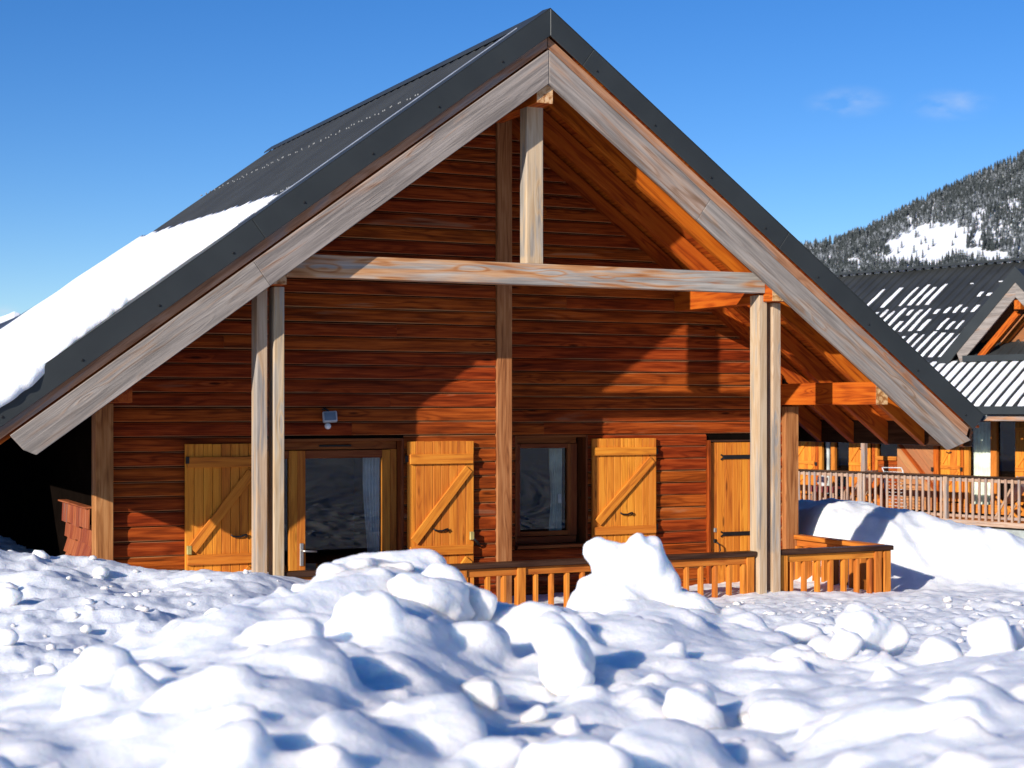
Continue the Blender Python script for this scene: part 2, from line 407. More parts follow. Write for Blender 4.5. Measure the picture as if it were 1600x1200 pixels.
# ------------------------------------------------------------------ mountain with its forest
def pxdir(px, py):
    u = (px - 800) / 2544; v = (638 - py) / 2544
    return FX + u * FY, FY - u * FX, v
MD = 2600.
sk = np.array([[900, 470], [1100, 425], [1250, 387], [1310, 374], [1370, 352], [1400, 333], [1440, 314], [1480, 293], [1540, 266], [1600, 240], [1680, 205], [1800, 160], [2000, 110], [2300, 90], [2700, 130], [3200, 260]], float)
def ridge_z(px): return 2.4 + (638 - np.interp(px, sk[:, 0], sk[:, 1])) / 2544 * MD
def build_mountain():
    nx, ny = 190, 60
    pxs = np.linspace(850, 3200, nx); s = np.linspace(0, 1.35, ny)
    P_, Sx = np.meshgrid(pxs, s)
    dist = MD * (.62 + .38 * Sx)
    u = (P_ - 800) / 2544
    x = (FX + u * FY) * dist; y = (FY - u * FX) * dist
    rz = ridge_z(P_)
    z = np.where(Sx <= 1, rz * np.power(Sx, .9), rz * (1 - (Sx - 1) * 1.2)) - 5
    z = z + (fbm(x / 160, y / 160, 5) * 22) * Sx * (1 - Sx * .6)
    v = np.stack([x.ravel(), y.ravel(), z.ravel()], 1)
    i = np.arange(ny - 1)[:, None] * nx; j = np.arange(nx - 1)[None, :]
    f = np.stack([i + j, i + j + 1, i + nx + j + 1, i + nx + j], -1).reshape(-1, 4)
    add('mountain', mesh_pydata('mountain', v.tolist(), f.tolist(), True), 'snow', kind='structure')
    return pxs, s, x, y, z
pxs, ss, mxx, myy, mzz = build_mountain()
def tree_template(seg=6):
    vs, fs = [], []
    def ring(z, r, jit):
        b = len(vs)
        for k in range(seg):
            a = k * 2 * math.pi / seg + jit; rr = r * (1 + .25 * math.sin(3 * a + jit * 5))
            vs.append((math.cos(a) * rr, math.sin(a) * rr, z))
        return b
    tiers = [(.06, .20, .34), (.26, .165, .56), (.46, .125, .75), (.66, .085, 1.0)]
    mats = []
    for q, (z0, r, z1) in enumerate(tiers):
        b = ring(z0, r, q * .6); c = ring(z0 + (z1 - z0) * .45, r * .5, q * .6 + .3); top = len(vs); vs.append((0, 0, z1))
        for k in range(seg):
            k2 = (k + 1) % seg
            fs.append((b + k, b + k2, c + k2, c + k)); fs.append((c + k, c + k2, top))
    return np.array(vs), fs
def build_forest():
    vs, fs = tree_template(5); nv = len(vs)
    allv, allf, n = [], [], 0
    r2 = random.Random(3); tries = 0
    while n < 15000 and tries < 60000:
        tries += 1
        pi = r2.uniform(60, 890) ** 1.0 if r2.random() < .15 else r2.uniform(330, 900)
        px = 850 + pi; s = r2.random() ** .8 * 1.02
        fi = (px - 850) / (3200 - 850) * 189; fj = s / 1.35 * 59
        i0, j0 = int(fi), int(fj); a, b = fi - i0, fj - j0
        if j0 >= 58: continue
        def L(m): return (m[j0, i0] * (1 - a) + m[j0, i0 + 1] * a) * (1 - b) + (m[j0 + 1, i0] * (1 - a) + m[j0 + 1, i0 + 1] * a) * b
        x, y, z = L(mxx), L(myy), L(mzz)
        Zc = x * FX + y * FY; py = 638 - 2544 * (z - 2.4) / Zc
        # the open snowfield and a few small clearings
        e = mn.noise(Vector((px / 14, py / 14, 1))) * 12 + mn.noise(Vector((px / 5, py / 5, 4))) * 7
        ctr = 372 + (1500 - px) * .14
        inside = 1386 < px + e and px < 1512 + e * .8 and abs(py + e * .6 - ctr - 4) < 30 * (1 - abs(px - 1455) / 105) + 5
        strip = 1440 < px < 1575 and abs(py + e * .5 - (395 + (px - 1500) * .12)) < 8
        if (inside or strip) and r2.random() < .97: continue
        if mn.noise(Vector((px / 22, py / 22, 8))) > .36 and r2.random() < .8: continue
        h = r2.uniform(8, 15) * (1.2 if s > .9 else 1); w = h * r2.uniform(.75, 1.2); th = r2.uniform(0, 6.28)
        c, sn = math.cos(th), math.sin(th)
        vv = np.empty_like(vs)
        vv[:, 0] = (vs[:, 0] * c - vs[:, 1] * sn) * w + x; vv[:, 1] = (vs[:, 0] * sn + vs[:, 1] * c) * w + y; vv[:, 2] = vs[:, 2] * h + z - .3
        allv.append(vv); off = n * nv; allf += [tuple(k + off for k in q) for q in fs]; n += 1
    m, t, b = newmat('snow_dusted_conifer')
    ge = N(t, 'ShaderNodeNewGeometry'); sp = N(t, 'ShaderNodeSeparateXYZ'); t.links.new(ge.outputs['Normal'], sp.inputs[0])
    q = N(t, 'ShaderNodeTexNoise'); q.inputs['Scale'].default_value = .16; q.inputs['Detail'].default_value = 3
    tc = N(t, 'ShaderNodeTexCoord'); t.links.new(tc.outputs['Object'], q.inputs['Vector'])
    q2 = N(t, 'ShaderNodeTexNoise'); q2.inputs['Scale'].default_value = .012; q2.inputs['Detail'].default_value = 3; t.links.new(tc.outputs['Object'], q2.inputs['Vector'])
    fac = rng_(t, M_(t, 'ADD', q.outputs[0], M_(t, 'ADD', M_(t, 'MULTIPLY', sp.outputs[2], .25), M_(t, 'MULTIPLY', q2.outputs[0], .5))), .80, 1.16, 0, .62)
    t.links.new(mixc(t, fac, (.03, .037, .036), (.6, .63, .68)), b.inputs['Base Color']); b.inputs['Roughness'].default_value = .9
    add('forest', mesh_pydata('forest', np.vstack(allv).tolist(), allf), m, kind='stuff',
        label='dark conifer forest dusted with snow covering the mountainside', cat='forest')
    return m
MT['conifer'] = build_forest()
# small far snow peak at the left edge, seen over the roof snow
def peak():
    px0, D_ = 24, 9000.
    v, f = [], []
    prof = [(-160, 560), (-90, 530), (-40, 505), (-12, 498), (6, 493), (14, 490), (22, 486), (30, 489), (40, 497), (70, 520), (130, 560), (200, 590)]
    for k, (px, py) in enumerate(prof):
        dx, dy, vz = pxdir(px, py)
        for s_, h in ((-.16, 0), (-.05, .45), (0, 1), (.08, .5), (.2, 0)):
            d_ = D_ * (1 + s_); v.append((dx * d_, dy * d_, (vz * D_) * h))
    for k in range(len(prof) - 1):
        for j in range(4): a = k * 5 + j; f.append((a, a + 5, a + 6, a + 1))
    add('far_peak', mesh_pydata('far_peak', v, f), 'snow', kind='structure')
peak()
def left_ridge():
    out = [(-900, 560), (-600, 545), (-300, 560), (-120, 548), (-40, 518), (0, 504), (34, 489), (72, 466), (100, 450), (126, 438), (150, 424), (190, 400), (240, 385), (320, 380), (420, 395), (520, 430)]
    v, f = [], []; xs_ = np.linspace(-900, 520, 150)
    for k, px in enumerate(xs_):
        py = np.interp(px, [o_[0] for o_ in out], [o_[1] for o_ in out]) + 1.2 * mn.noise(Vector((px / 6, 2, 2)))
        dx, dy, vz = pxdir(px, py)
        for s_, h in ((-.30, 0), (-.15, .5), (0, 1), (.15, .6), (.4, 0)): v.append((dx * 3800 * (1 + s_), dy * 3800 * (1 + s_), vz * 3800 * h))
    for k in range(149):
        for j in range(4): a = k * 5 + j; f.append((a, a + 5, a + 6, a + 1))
    add('shade_blue_ridge', mesh_pydata('shade_blue_ridge', v, f), 'ridgeshade', kind='structure')  # its blue shade comes from the colour, no trees on it
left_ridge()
# slope with conifers behind the viewpoint: what the panes mirror
def wood_behind():
    vs, fs = tree_template(8); nv = len(vs); allv, allf = [], []; r2 = random.Random(5); n = 0
    for k in range(260):
        a = r2.uniform(-10, 62); d = r2.uniform(48, 90); x = 6 + math.sin(math.radians(a)) * d; y = 13 - math.cos(math.radians(a)) * d
        h = r2.uniform(10, 19); w = h * r2.uniform(.9, 1.3)
        z = float(ground_z(np.array([x]), np.array([y]))[0])
        allv.append(vs * np.array([w, w, h]) + np.array([x, y, z - .3])); allf += [tuple(q + n * nv for q in g) for g in fs]; n += 1
    add('pine_wood', mesh_pydata('pine_wood', np.vstack(allv).tolist(), allf), 'darkgreen', kind='stuff', label='dark pine wood standing across the snow from the chalet', cat='wood')
wood_behind()

# ------------------------------------------------------------------ CHALET (front)
CX = 6.22; APEX = 5.79; SL = .735; YF = 12.45; YB = 20.6; Y1 = 13.6; Y2 = 14.35
def roofz(x, off=0): return APEX - SL * abs(x - CX) - off
CL = math.cos(math.atan(SL))
ch = thing('chalet', (6.3, 13.6, 0), 'red-brown timber chalet with steep dark metal roof and yellow shutters behind the heaped snow', 'chalet', 'timber chalets')

# walls: sheathing behind, each lap board a part
def wallcore(x0, x1, y, holes, name):
    """dark sheathing behind the boards, pieces round the openings"""
    xs = sorted({x0, x1, *[h[0] for h in holes], *[h[1] for h in holes]})
    bm = bmesh.new()
    def quadprism(a, b, za, zb, zta, ztb):
        vs = [bm.verts.new(p) for p in ((a, y, za), (b, y, zb), (b, y, ztb), (a, y, zta), (a, y + .12, za), (b, y + .12, zb), (b, y + .12, ztb), (a, y + .12, zta))]
        for q in ((0, 1, 2, 3), (7, 6, 5, 4), (0, 4, 5, 1), (1, 5, 6, 2), (2, 6, 7, 3), (3, 7, 4, 0)): bm.faces.new([vs[k] for k in q])
    for a, b in zip(xs, xs[1:]):
        h = [q for q in holes if q[0] <= a + 1e-6 and q[1] >= b - 1e-6]
        if a < CX < b: segs = ((a, CX), (CX, b))
        else: segs = ((a, b),)
        for (p, q) in segs:
            ta, tb = roofz(p, .36), roofz(q, .36)
            if h:
                quadprism(p, q, h[0][3], h[0][3], ta, tb)
                if h[0][2] > .05: quadprism(p, q, 0, 0, h[0][2], h[0][2])
            else: quadprism(p, q, 0, 0, ta, tb)
    add(name, mesh_bm(name, bm), 'core', None, ch)
def boards(x0, x1, y, holes, pitch=.1245, z0=.42, parent=None, zmax=9):
    h = pitch - .007
    prof = [(0, -h / 2), (-.017, -h / 2), (-.025, -h / 2 + .010), (-.027, 0), (-.024, h / 2 - .022), (-.010, h / 2 - .002), (0, h / 2)]
    z = z0; k = 0
    while True:
        zc = z + h / 2
        if zc > zmax or roofz(CX, .36) < z: break
        segs = [(x0, x1)]
        for (a, b, za, zb) in holes:
            if zc + h * .45 > za and zc - h * .45 < zb:
                ns = []
                for (p, q) in segs:
                    if b <= p or a >= q: ns.append((p, q)); continue
                    if a > p: ns.append((p, a))
                    if b < q: ns.append((b, q))
                segs = ns
        for (p, q) in segs:
            # now and then two lengths butt together
            parts_ = [(p, q)]
            if q - p > 2.4 and random.random() < .55:
                c = random.uniform(p + .7, q - .7); parts_ = [(p, c - .001), (c + .001, q)]
            for (p_, q_) in parts_:
                lim = lambda zz: (CX - (APEX - .34 - zz) / SL, CX + (APEX - .34 - zz) / SL)
                if lim(z)[1] < p_ + .03 or lim(z)[0] > q_ - .03: continue
                def cut(i, p_=p_, q_=q_, zc=zc):
                    a, b = lim(zc + prof[i][1]); a0 = max(p_, a); b0 = min(q_, b)
                    if b0 < a0 + .01: mdl = min(max((a0 + b0) / 2, p_), q_); a0 = mdl - .004; b0 = mdl + .004
                    return a0 - p_, b0 - q_
                jz = random.uniform(-.0012, .0012); jy = random.uniform(-.003, .002)
                extr('board', prof, (p_, y + jy, zc + jz), (q_, y + jy, zc + jz), 'siding', parent, cut=cut)
        z += pitch; k += 1
DOOR = (3.968, 5.323, 0., 2.135); WIN = (6.773, 7.577, 1.03, 2.138); DR2 = (8.955, 9.86, 0., 2.075)
wallcore(2.66, 6.30, Y1, [DOOR], 'wall_sheathing')
boards(2.735, 6.222, Y1, [DOOR], parent=ch)
wallcore(6.30, 10.03, Y2, [WIN, DR2], 'wall_sheathing')
boards(6.38, 9.885, Y2, [WIN, DR2], pitch=.1245, z0=.40, parent=ch)
# return wall beside the centre post, side walls, back wall, sheathing of the house body
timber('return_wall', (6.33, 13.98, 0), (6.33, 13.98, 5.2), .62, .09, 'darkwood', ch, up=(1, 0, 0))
bm = bmesh.new()
def bx(bm, x0, x1, y0, y1, z0, z1):
    vs = [bm.verts.new(p) for p in ((x0, y0, z0), (x1, y0, z0), (x1, y1, z0), (x0, y1, z0), (x0, y0, z1), (x1, y0, z1), (x1, y1, z1), (x0, y1, z1))]
    for q in ((3, 2, 1, 0), (4, 5, 6, 7), (0, 1, 5, 4), (1, 2, 6, 5), (2, 3, 7, 6), (3, 0, 4, 7)): bm.faces.new([vs[k] for k in q])
bx(bm, 2.64, 2.76, 13.74, 20.2, 0, 2.62); bx(bm, 9.92, 10.04, 14.49, 20.2, 0, 2.62); bx(bm, 2.77, 9.91, 20.08, 20.2, 0, 2.6)
add('side_walls', mesh_bm('side_walls', bm), 'core', None, ch)  # painted near-black to give the shade under the eave
# back gable
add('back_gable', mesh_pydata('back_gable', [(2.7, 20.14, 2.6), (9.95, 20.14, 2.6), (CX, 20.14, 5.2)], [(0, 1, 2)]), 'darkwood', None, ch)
# rooms behind the panes
def room(x0, x1, y0, y1, z0, z1):
    v = [(x0, y0, z0), (x1, y0, z0), (x1, y1, z0), (x0, y1, z0), (x0, y0, z1), (x1, y0, z1), (x1, y1, z1), (x0, y1, z1)]
    add('room', mesh_pydata('room', v, [(0, 1, 2, 3), (4, 7, 6, 5), (2, 6, 7, 3), (1, 5, 6, 2), (0, 3, 7, 4)]), 'room', None, ch)
room(3.5, 6.25, 13.74, 17.5, .02, 2.5); room(6.4, 9.5, 14.5, 17.5, .02, 2.5)

# posts of the wall
timber('wall_post', (6.302, 13.622, 0), (6.302, 13.622, 5.15), .15, .15, 'redpost', ch, up=(0, -1, 0))
timber('corner_post', (2.66, 13.58, 0), (2.66, 13.58, 2.44), .145, .17, 'redpost', ch, up=(0, -1, 0))
timber('corner_post', (9.967, 14.33, 0), (9.967, 14.33, 2.42), .16, .16, 'redpost', ch, up=(0, -1, 0))

# twin posts, tie beam, king post, purlins
def postmat(L): return 'post'
for (xa, xb, zt) in ((3.763, 3.905, 3.46), (8.572, 8.724, 3.46)):
    ztop = 3.385 if xa < 5 else 3.455
    timber('porch_post', (xa, 12.80, 0), (xa, 12.80, ztop), .088, .155, 'post', ch, up=(0, -1, 0))
    timber('porch_post', (xb, 12.80, 0), (xb, 12.80, 3.385), .088, .155, 'post', ch, up=(0, -1, 0))
timber('tie_beam', (3.82, 12.75, 3.563), (8.572, 12.75, 3.563), .12, .185, 'tie', ch)
timber('king_post', (6.205, 12.785, 3.656), (6.205, 12.785, 5.06), .158, .14, 'post', ch, up=(0, -1, 0))
timber('ridge_purlin', (6.20, 12.52, 5.115), (6.20, 20.3, 5.115), .155, .20, 'redbeam', ch)
timber('purlin_end', (6.20, 12.512, 5.115), (6.20, 12.516, 5.115), .15, .195, 'endgrain', ch, bev=0)
timber('purlin', (8.65, 12.58, 3.485), (8.65, 14.36, 3.485), .155, .19, 'redbeam', ch)
timber('purlin_end', (8.65, 12.572, 3.485), (8.65, 12.576, 3.485), .15, .185, 'endgrain', ch, bev=0)
timber('purlin', (3.845, 12.58, 3.485), (3.845, 13.61, 3.485), .155, .19, 'redbeam', ch)
timber('purlin_end', (3.845, 12.572, 3.485), (3.845, 12.576, 3.485), .15, .185, 'endgrain', ch, bev=0)
timber('eave_purlin', (2.63, 12.62, 2.545), (2.63, 20.3, 2.545), .14, .205, 'redbeam', ch)
timber('purlin_end', (2.63, 12.612, 2.545), (2.63, 12.616, 2.545), .135, .20, 'redbeam', ch, bev=0)
timber('eave_purlin', (9.855, 12.62, 2.545), (9.855, 20.3, 2.545), .14, .22, 'redbeam', ch)
timber('purlin_end', (9.855, 12.612, 2.545), (9.855, 12.616, 2.545), .135, .215, 'endgrain', ch, bev=0)

# roof structure: rafters, soffit boards
XL, XR = 1.50, 10.92                                     # eave lines
def slope_timber(name, side, y, s0, s1, off, thick, wid, mat, parent, **kw):
    """bar lying along the slope, its top 'off' below the roof plane (vertical), perpendicular thickness thick"""
    x0 = CX + side * s0; x1 = CX + side * s1
    n = Vector((side * SL, 0, 1)).normalized()
    d = Vector((side, 0, -SL)).normalized()
    c0 = Vector((x0, y, roofz(x0, off))) - n * thick / 2; c1 = Vector((x1, y, roofz(x1, off))) - n * thick / 2
    return timber(name, c0, c1, wid, thick, mat, parent, up=n, **kw)
for k in range(14):
    y = 12.66 + .585 * k
    if y > 20.4: break
    slope_timber('rafter', 1, y, .06, 4.76, .13, .18, .075, 'redbeam', ch)
    slope_timber('rafter', -1, y, .06, 4.62, .13, .18, .075, 'redbeam', ch)
roof = add('roof', None, M=Matrix.Translation((CX, 16.5, 4)), parent=ch)
for side in (1, -1):
    for k in range(32):                                  # soffit boards running front to back
        s0 = .06 + k * .146; xm = CX + side * (s0 + .07)
        n = Vector((side * SL, 0, 1)).normalized()
        c = Vector((xm, 0, roofz(xm, .10)))
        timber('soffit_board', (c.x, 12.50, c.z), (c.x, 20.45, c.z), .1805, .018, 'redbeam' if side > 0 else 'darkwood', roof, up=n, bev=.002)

# barge boards (mitred at the apex), trim board, metal verge: vertical-plane polygons with thickness
def rake_board(name, side, y0, y1, t0, t1, s1, mat, parent, s0=0.0, endcut=.5, ends=None, **kw):
    """between offsets t0..t1 below the roof plane, from apex to s1; local x axis along the slope"""
    d = Vector((side, 0, -SL)).normalized()
    o = Vector((CX + side * (s0 + s1) / 2, (y0 + y1) / 2, roofz(CX + (s0 + s1) / 2, (t0 + t1) / 2)))
    M, _ = axes(o - d, o + d, Vector((side * SL, 0, 1)).normalized()); Mi = M.inverted()
    e = (t1 - t0) * endcut * .9
    q_ = .477 * (t1 - t0)
    pts = [(s0, t0), (s1, t0), *(ends or [(s1 - (e if endcut != .02 else q_), t1)]), (s0 - (q_ if s0 > .1 else 0), t1)]
    np_ = len(pts)
    v = []
    for y in (y0, y1):
        for s_, tt in pts: v.append(Mi @ Vector((CX + side * s_, y, APEX - SL * s_ - tt)))
    bm = bmesh.new(); bv = [bm.verts.new(q) for q in v]
    for q in [tuple(range(np_)), tuple(range(2 * np_ - 1, np_ - 1, -1))] + [(i, (i + 1) % np_, np_ + (i + 1) % np_, np_ + i) for i in range(np_)]: bm.faces.new([bv[k] for k in q])
    bmesh.ops.bevel(bm, geom=list(bm.edges), offset=.004, segments=1, affect='EDGES')
    return add(name, mesh_bm(name, bm), mat, M, parent, **kw)
for side in (1, -1):
    brk = 1.62 if side > 0 else 2.6
    rake_board('barge_board', side, 12.47, 12.515, .320, .61, brk, 'barge', ch, .003, endcut=.02)
    rake_board('barge_board', side, 12.47, 12.515, .320, .61, 4.45 if side < 0 else 4.60, 'barge', ch, brk + .0015, ends=[(4.353, .50), (4.262, .605)] if side < 0 else [(4.33, .61)])
    rake_board('trim_board', side, 12.50, 12.545, .20, .298, 4.60, 'trim', ch, .003, endcut=.3)
    for (a, b) in (((.0, .42), (.4212, 2.45), (2.4512, 4.74)) if side > 0 else ((.0, 2.62), (2.6212, 4.76))):
        rake_board('verge_flashing', side, 12.445, 12.458, -.025, .205, b, 'metal', roof, a, endcut=.02 if b < 4 else .6)
        # top leg of the flashing over the sheets
        o_s = [(a, 0), (b, 0)]
        x0, x1 = CX + side * a, CX + side * b
        add('verge_cap', mesh_pydata('verge_cap', [(x0, 12.445, roofz(x0, -.032)), (x1, 12.445, roofz(x1, -.032)), (x1, 12.60, roofz(x1, -.045)), (x0, 12.60, roofz(x0, -.045)),
            (x0, 12.445, roofz(x0, -.026)), (x1, 12.445, roofz(x1, -.026)), (x1, 12.60, roofz(x1, -.01)), (x0, 12.60, roofz(x0, -.01))],
            [(0, 1, 2, 3), (7, 6, 5, 4), (0, 4, 5, 1), (1, 5, 6, 2), (2, 6, 7, 3), (3, 7, 4, 0)]), 'metal', None, roof)
slope_timber('verge_edge_strip', -1, 12.60, .25, 2.75, -.052, .006, .022, 'silver', roof, bev=0)
# screws in the flashing
bmS = bmesh.new()
for side in (1, -1):
    for k in range(8):
        s_ = .45 + k * .58; x = CX + side * s_; z = roofz(x, .14)
        bmesh.ops.create_cone(bmS, segments=8, radius1=.011, radius2=.007, depth=.008, cap_ends=True,
            matrix=Matrix.Translation((x, 12.441, z)) @ Matrix.Rotation(math.radians(90), 4, 'X'))
add('flashing_screws', mesh_bm('flashing_screws', bmS), 'black', None, roof, kind='stuff')
# ribbed sheets: each lap width its own part
def sheet(side, y0, nrib, s0, s1, off):
    prof = []                                            # (y, height)
    for k in range(nrib):
        b = y0 + k * .2
        prof += [(b, 0), (b + .125, 0), (b + .143, .036), (b + .178, .036), (b + .196, 0)]
    prof.append((y0 + nrib * .2, 0))
    v, f = [], []; n = len(prof)
    for s_ in (s0, s1):
        for (y, h) in prof:
            x = CX + side * s_; v.append((x, y, roofz(x, off) + h / CL))
    for s_ in (s0, s1):
        for (y, h) in prof:
            x = CX + side * s_; v.append((x, y, roofz(x, off + .006) + h / CL))
    for i in range(n - 1):
        f.append((i, i + 1, n + i + 1, n + i)); f.append((2 * n + i, 3 * n + i, 3 * n + i + 1, 2 * n + i + 1))
        f.append((n + i, n + i + 1, 3 * n + i + 1, 3 * n + i))
    bm = bmesh.new(); bv = [bm.verts.new(q) for q in v]
    for q in f: bm.faces.new([bv[k] for k in q])
    add('roof_sheet', mesh_bm('roof_sheet', bm), 'metalroof', None, roof)
for side in (1, -1):
    for k in range(8):
        sheet(side, 12.50 + k * 1.0, 5 if k < 7 else 5, .05, 4.70, .045 - (k % 2) * .002)
for side in (1, -1):                                     # ridge cap
    v = []
    for y in (12.46, 20.62):
        for (s_, o) in ((0, -.034), (.09, -.030), (.10, -.012), (.09, -.020), (0, -.026)):
            v.append((CX + side * s_, y, roofz(CX + side * s_, o)))
    f = [(i, i + 1, i + 6, i + 5) for i in range(4)] + [(0, 1, 2, 3, 4), (9, 8, 7, 6, 5)]
    add('ridge_cap', mesh_pydata('ridge_cap', v, f), 'metal', None, roof)
bmS = bmesh.new()
for s_ in (1.05, 2.25, 3.45):
    for k in range(38):
        x = CX - s_; y = 12.66 + k * .2
        for dy in (-.022, .022):
            bmesh.ops.create_cone(bmS, segments=6, radius1=.010, radius2=.004, depth=.014, cap_ends=True, matrix=Matrix.Translation((x + random.uniform(-.02, .02), y + dy, roofz(x, .0) + .044)))
add('sheet_screws', mesh_bm('sheet_screws', bmS), 'screw', None, roof, kind='stuff')
# eave boards and gutters
timber('eave_board', (XL + .015, 12.47, 2.205), (XL + .015, 20.4, 2.205), .03, .16, 'redbeam', ch)
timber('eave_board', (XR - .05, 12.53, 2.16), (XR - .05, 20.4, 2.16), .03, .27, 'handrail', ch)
for xg, nm in ((XL - .045, 'gutter'), (XR + .04, 'gutter')):
    v, f = [], []
    for y in (12.47, 20.5):
        for k in range(9):
            a = math.pi + k * math.pi / 8; v.append((xg + .06 * math.cos(a), y, roofz(XL if xg < 5 else XR, .0) + .06 * math.sin(a)))
    f = [(k, k + 1, k + 10, k + 9) for k in range(8)] + [tuple(range(9))]
    add(nm, mesh_pydata('gutter', v, f, True), 'metal', None, roof)

# ---- openings
def plank_shutter(x0, x1, y, z0, z1, ledges, n, parent, lit='shutter', diag_left_low=True, latch=None, name='shutter', npl=None):
    sh = add(name, None, M=Matrix.Translation(((x0 + x1) / 2, y, z0)), parent=parent)
    w = (x1 - x0) / n
    for k in range(n):
        xm = x0 + (k + .5) * w
        timber('plank', (xm, y - .012, z0 + random.uniform(0, .003)), (xm, y - .012, z1 - random.uniform(0, .003)), w - .0035, .024, lit, sh, up=(0, -1, 0), bev=.003)
    for (a, b) in ledges:
        timber('ledge', (x0 + .015, y - .038, (a + b) / 2), (x1 - .015, y - .038, (a + b) / 2), .026, b - a, lit, sh)
    for (l0, l1) in zip(ledges, ledges[1:]):
        zlo, zhi = l1[1], l0[0]; dxx = .045
        p0 = Vector((x0 + .055, y - .037, zlo + .045)); p1 = Vector((x1 - .055, y - .037, zhi - .045))
        timber('brace', p0, p1, .024, .085, lit, sh)
    return sh
LZ = [(1.90, 1.99), (1.08, 1.165), (.22, .31)]
s1 = plank_shutter(3.335, 3.962, 13.555, .06, 2.10, LZ, 8, ch)
s2 = plank_shutter(5.34, 5.985, 13.555, .06, 2.105, LZ, 8, ch)
s3 = plank_shutter(7.60, 8.335, 14.305, 1.0, 2.10, [(1.93, 2.01), (1.14, 1.22)], 9, ch)
def latch(x, y, z, parent, flip=1):
    pts = [(x + flip * a, y, z + b) for a, b in ((-.075, .012), (-.055, -.004), (-.02, -.006), (.01, -.006), (.035, .004), (.06, .01), (.068, -.004), (.05, -.012))]
    tube('latch_handle', pts, .0085, 'black', parent, 6)
latch(3.80, 13.512, 1.315, s1); latch(5.66, 13.512, 1.305, s2); latch(7.985, 14.262, 1.345, s3)
def clip(x, y, z, parent):
    timber('shutter_catch', (x - .02, y, z), (x + .02, y, z), .03, .075, 'brass', parent)
clip(3.365, 13.515, 1.21, s1); clip(5.955, 13.512, 1.245, s2)
tube('catch_arm', [(5.97, 13.5, 1.22), (6.03, 13.53, 1.17), (6.06, 13.56, 1.14)], .011, 'black', s2, 6)
for (x, y, z, p) in ((8.35, 14.30, 1.965, s3), (8.35, 14.30, 1.2, s3), (5.335, 13.54, 1.95, s2), (5.335, 13.54, 1.12, s2), (3.35, 13.51, 1.965, s1)):
    timber('hinge', (x, y, z - .03), (x, y, z + .03), .03, .02, 'black', p)

def opening_lining(x0, x1, z0, z1, yf, depth, parent, mat='darkframe'):
    add_ = [('jamb', (x0 + .012, yf + depth / 2, z0), (x0 + .012, yf + depth / 2, z1), .024, depth), ('jamb', (x1 - .012, yf + depth / 2, z0), (x1 - .012, yf + depth / 2, z1), .024, depth)]
    for nm, a, b, w_, d_ in add_: timber(nm, a, b, w_, d_, mat, parent, up=(0, -1, 0))
    timber('head', (x0 + .025, yf + depth / 2, z1 - .012), (x1 - .025, yf + depth / 2, z1 - .012), depth, .024, mat, parent)
    if z0 > .3: timber('sill', (x0 + .0, yf + depth / 2 - .02, z0 + .015), (x1, yf + depth / 2 - .02, z0 + .015), depth + .06, .03, mat, parent)

def pane(x0, x1, z0, z1, y, parent):
    add('pane', mesh_pydata('pane', [(x0, y, z0), (x1, y, z0), (x1, y, z1), (x0, y, z1)], [(0, 1, 2, 3)]), 'glass', None, parent)
def curtain(x0, x1, z0, z1, y, parent, pinch=0., mat='curtain'):
    v, f = [], []; nx, nz = 36, 14
    for j in range(nz + 1):
        tz = j / nz; z = z0 + (z1 - z0) * tz; k_ = 1 - pinch * math.sin(math.pi * min(1, tz * 1.1)) ** 2
        for i in range(nx + 1):
            u = i / nx; x = x1 - (x1 - x0) * (1 - u) * k_
            v.append((x, y + .022 * math.sin(u * 32 + .8 * math.sin(tz * 4)), z))
    for j in range(nz):
        for i in range(nx): a = j * (nx + 1) + i; f.append((a, a + 1, a + nx + 2, a + nx + 1))
    add('curtain', mesh_pydata('curtain', v, f, True), mat, None, parent)
# French door
fd = add('french_door', None, M=Matrix.Translation((4.65, 13.6, 0)), parent=ch)
opening_lining(3.968, 5.323, 0, 2.135, 13.575, .20, fd)
yd = 13.715
timber('frame_head', (4.0, yd, 2.075), (5.29, yd, 2.075), .06, .075, 'darkframe', fd)
timber('frame_side', (5.262, yd, .02), (5.262, yd, 2.035), .065, .06, 'honeyframe', fd, up=(0, -1, 0))
timber('frame_side', (4.02, yd, .02), (4.02, yd, 2.035), .055, .06, 'honeyframe', fd, up=(0, -1, 0))
L1 = add('door_leaf', None, M=Matrix.Translation((4.2, yd, 0)), parent=fd)
W_in = yd - .01
def leaf(x0, x1, lp, hl):
    sw = .075
    timber('stile', (x0 + sw / 2, W_in, .05), (x0 + sw / 2, W_in, 2.03), sw, .056, 'honeyframe', lp, up=(0, -1, 0))
    timber('stile', (x1 - sw / 2, W_in, .05), (x1 - sw / 2, W_in, 2.03), sw, .056, 'honeyframe', lp, up=(0, -1, 0))
    timber('rail', (x0 + sw, W_in, 1.995), (x1 - sw, W_in, 1.995), .054, .07, 'darkframe', lp)
    timber('rail', (x0 + sw, W_in, .11), (x1 - sw, W_in, .11), .054, .12, 'honeyframe', lp)
    pane(x0 + sw, x1 - sw, .17, 1.96, W_in, lp)
leaf(4.05, 4.362, fd, 0)
leaf(4.362, 5.228, fd, 1)
timber('vent_slot', (4.56, W_in - .03, 2.07), (4.86, W_in - .03, 2.07), .008, .018, 'black', fd)
timber('handle_plate', (4.40, W_in - .034, 1.02), (4.40, W_in - .034, 1.22), .034, .01, 'steel', fd, up=(0, -1, 0))
tube('door_handle', [(4.40, W_in - .035, 1.155), (4.40, W_in - .085, 1.155), (4.43, W_in - .09, 1.153), (4.52, W_in - .09, 1.148)], .009, 'steel', fd)
curtain(4.99, 5.15, .1, 2.0, yd + .03, fd, .35, 'white')
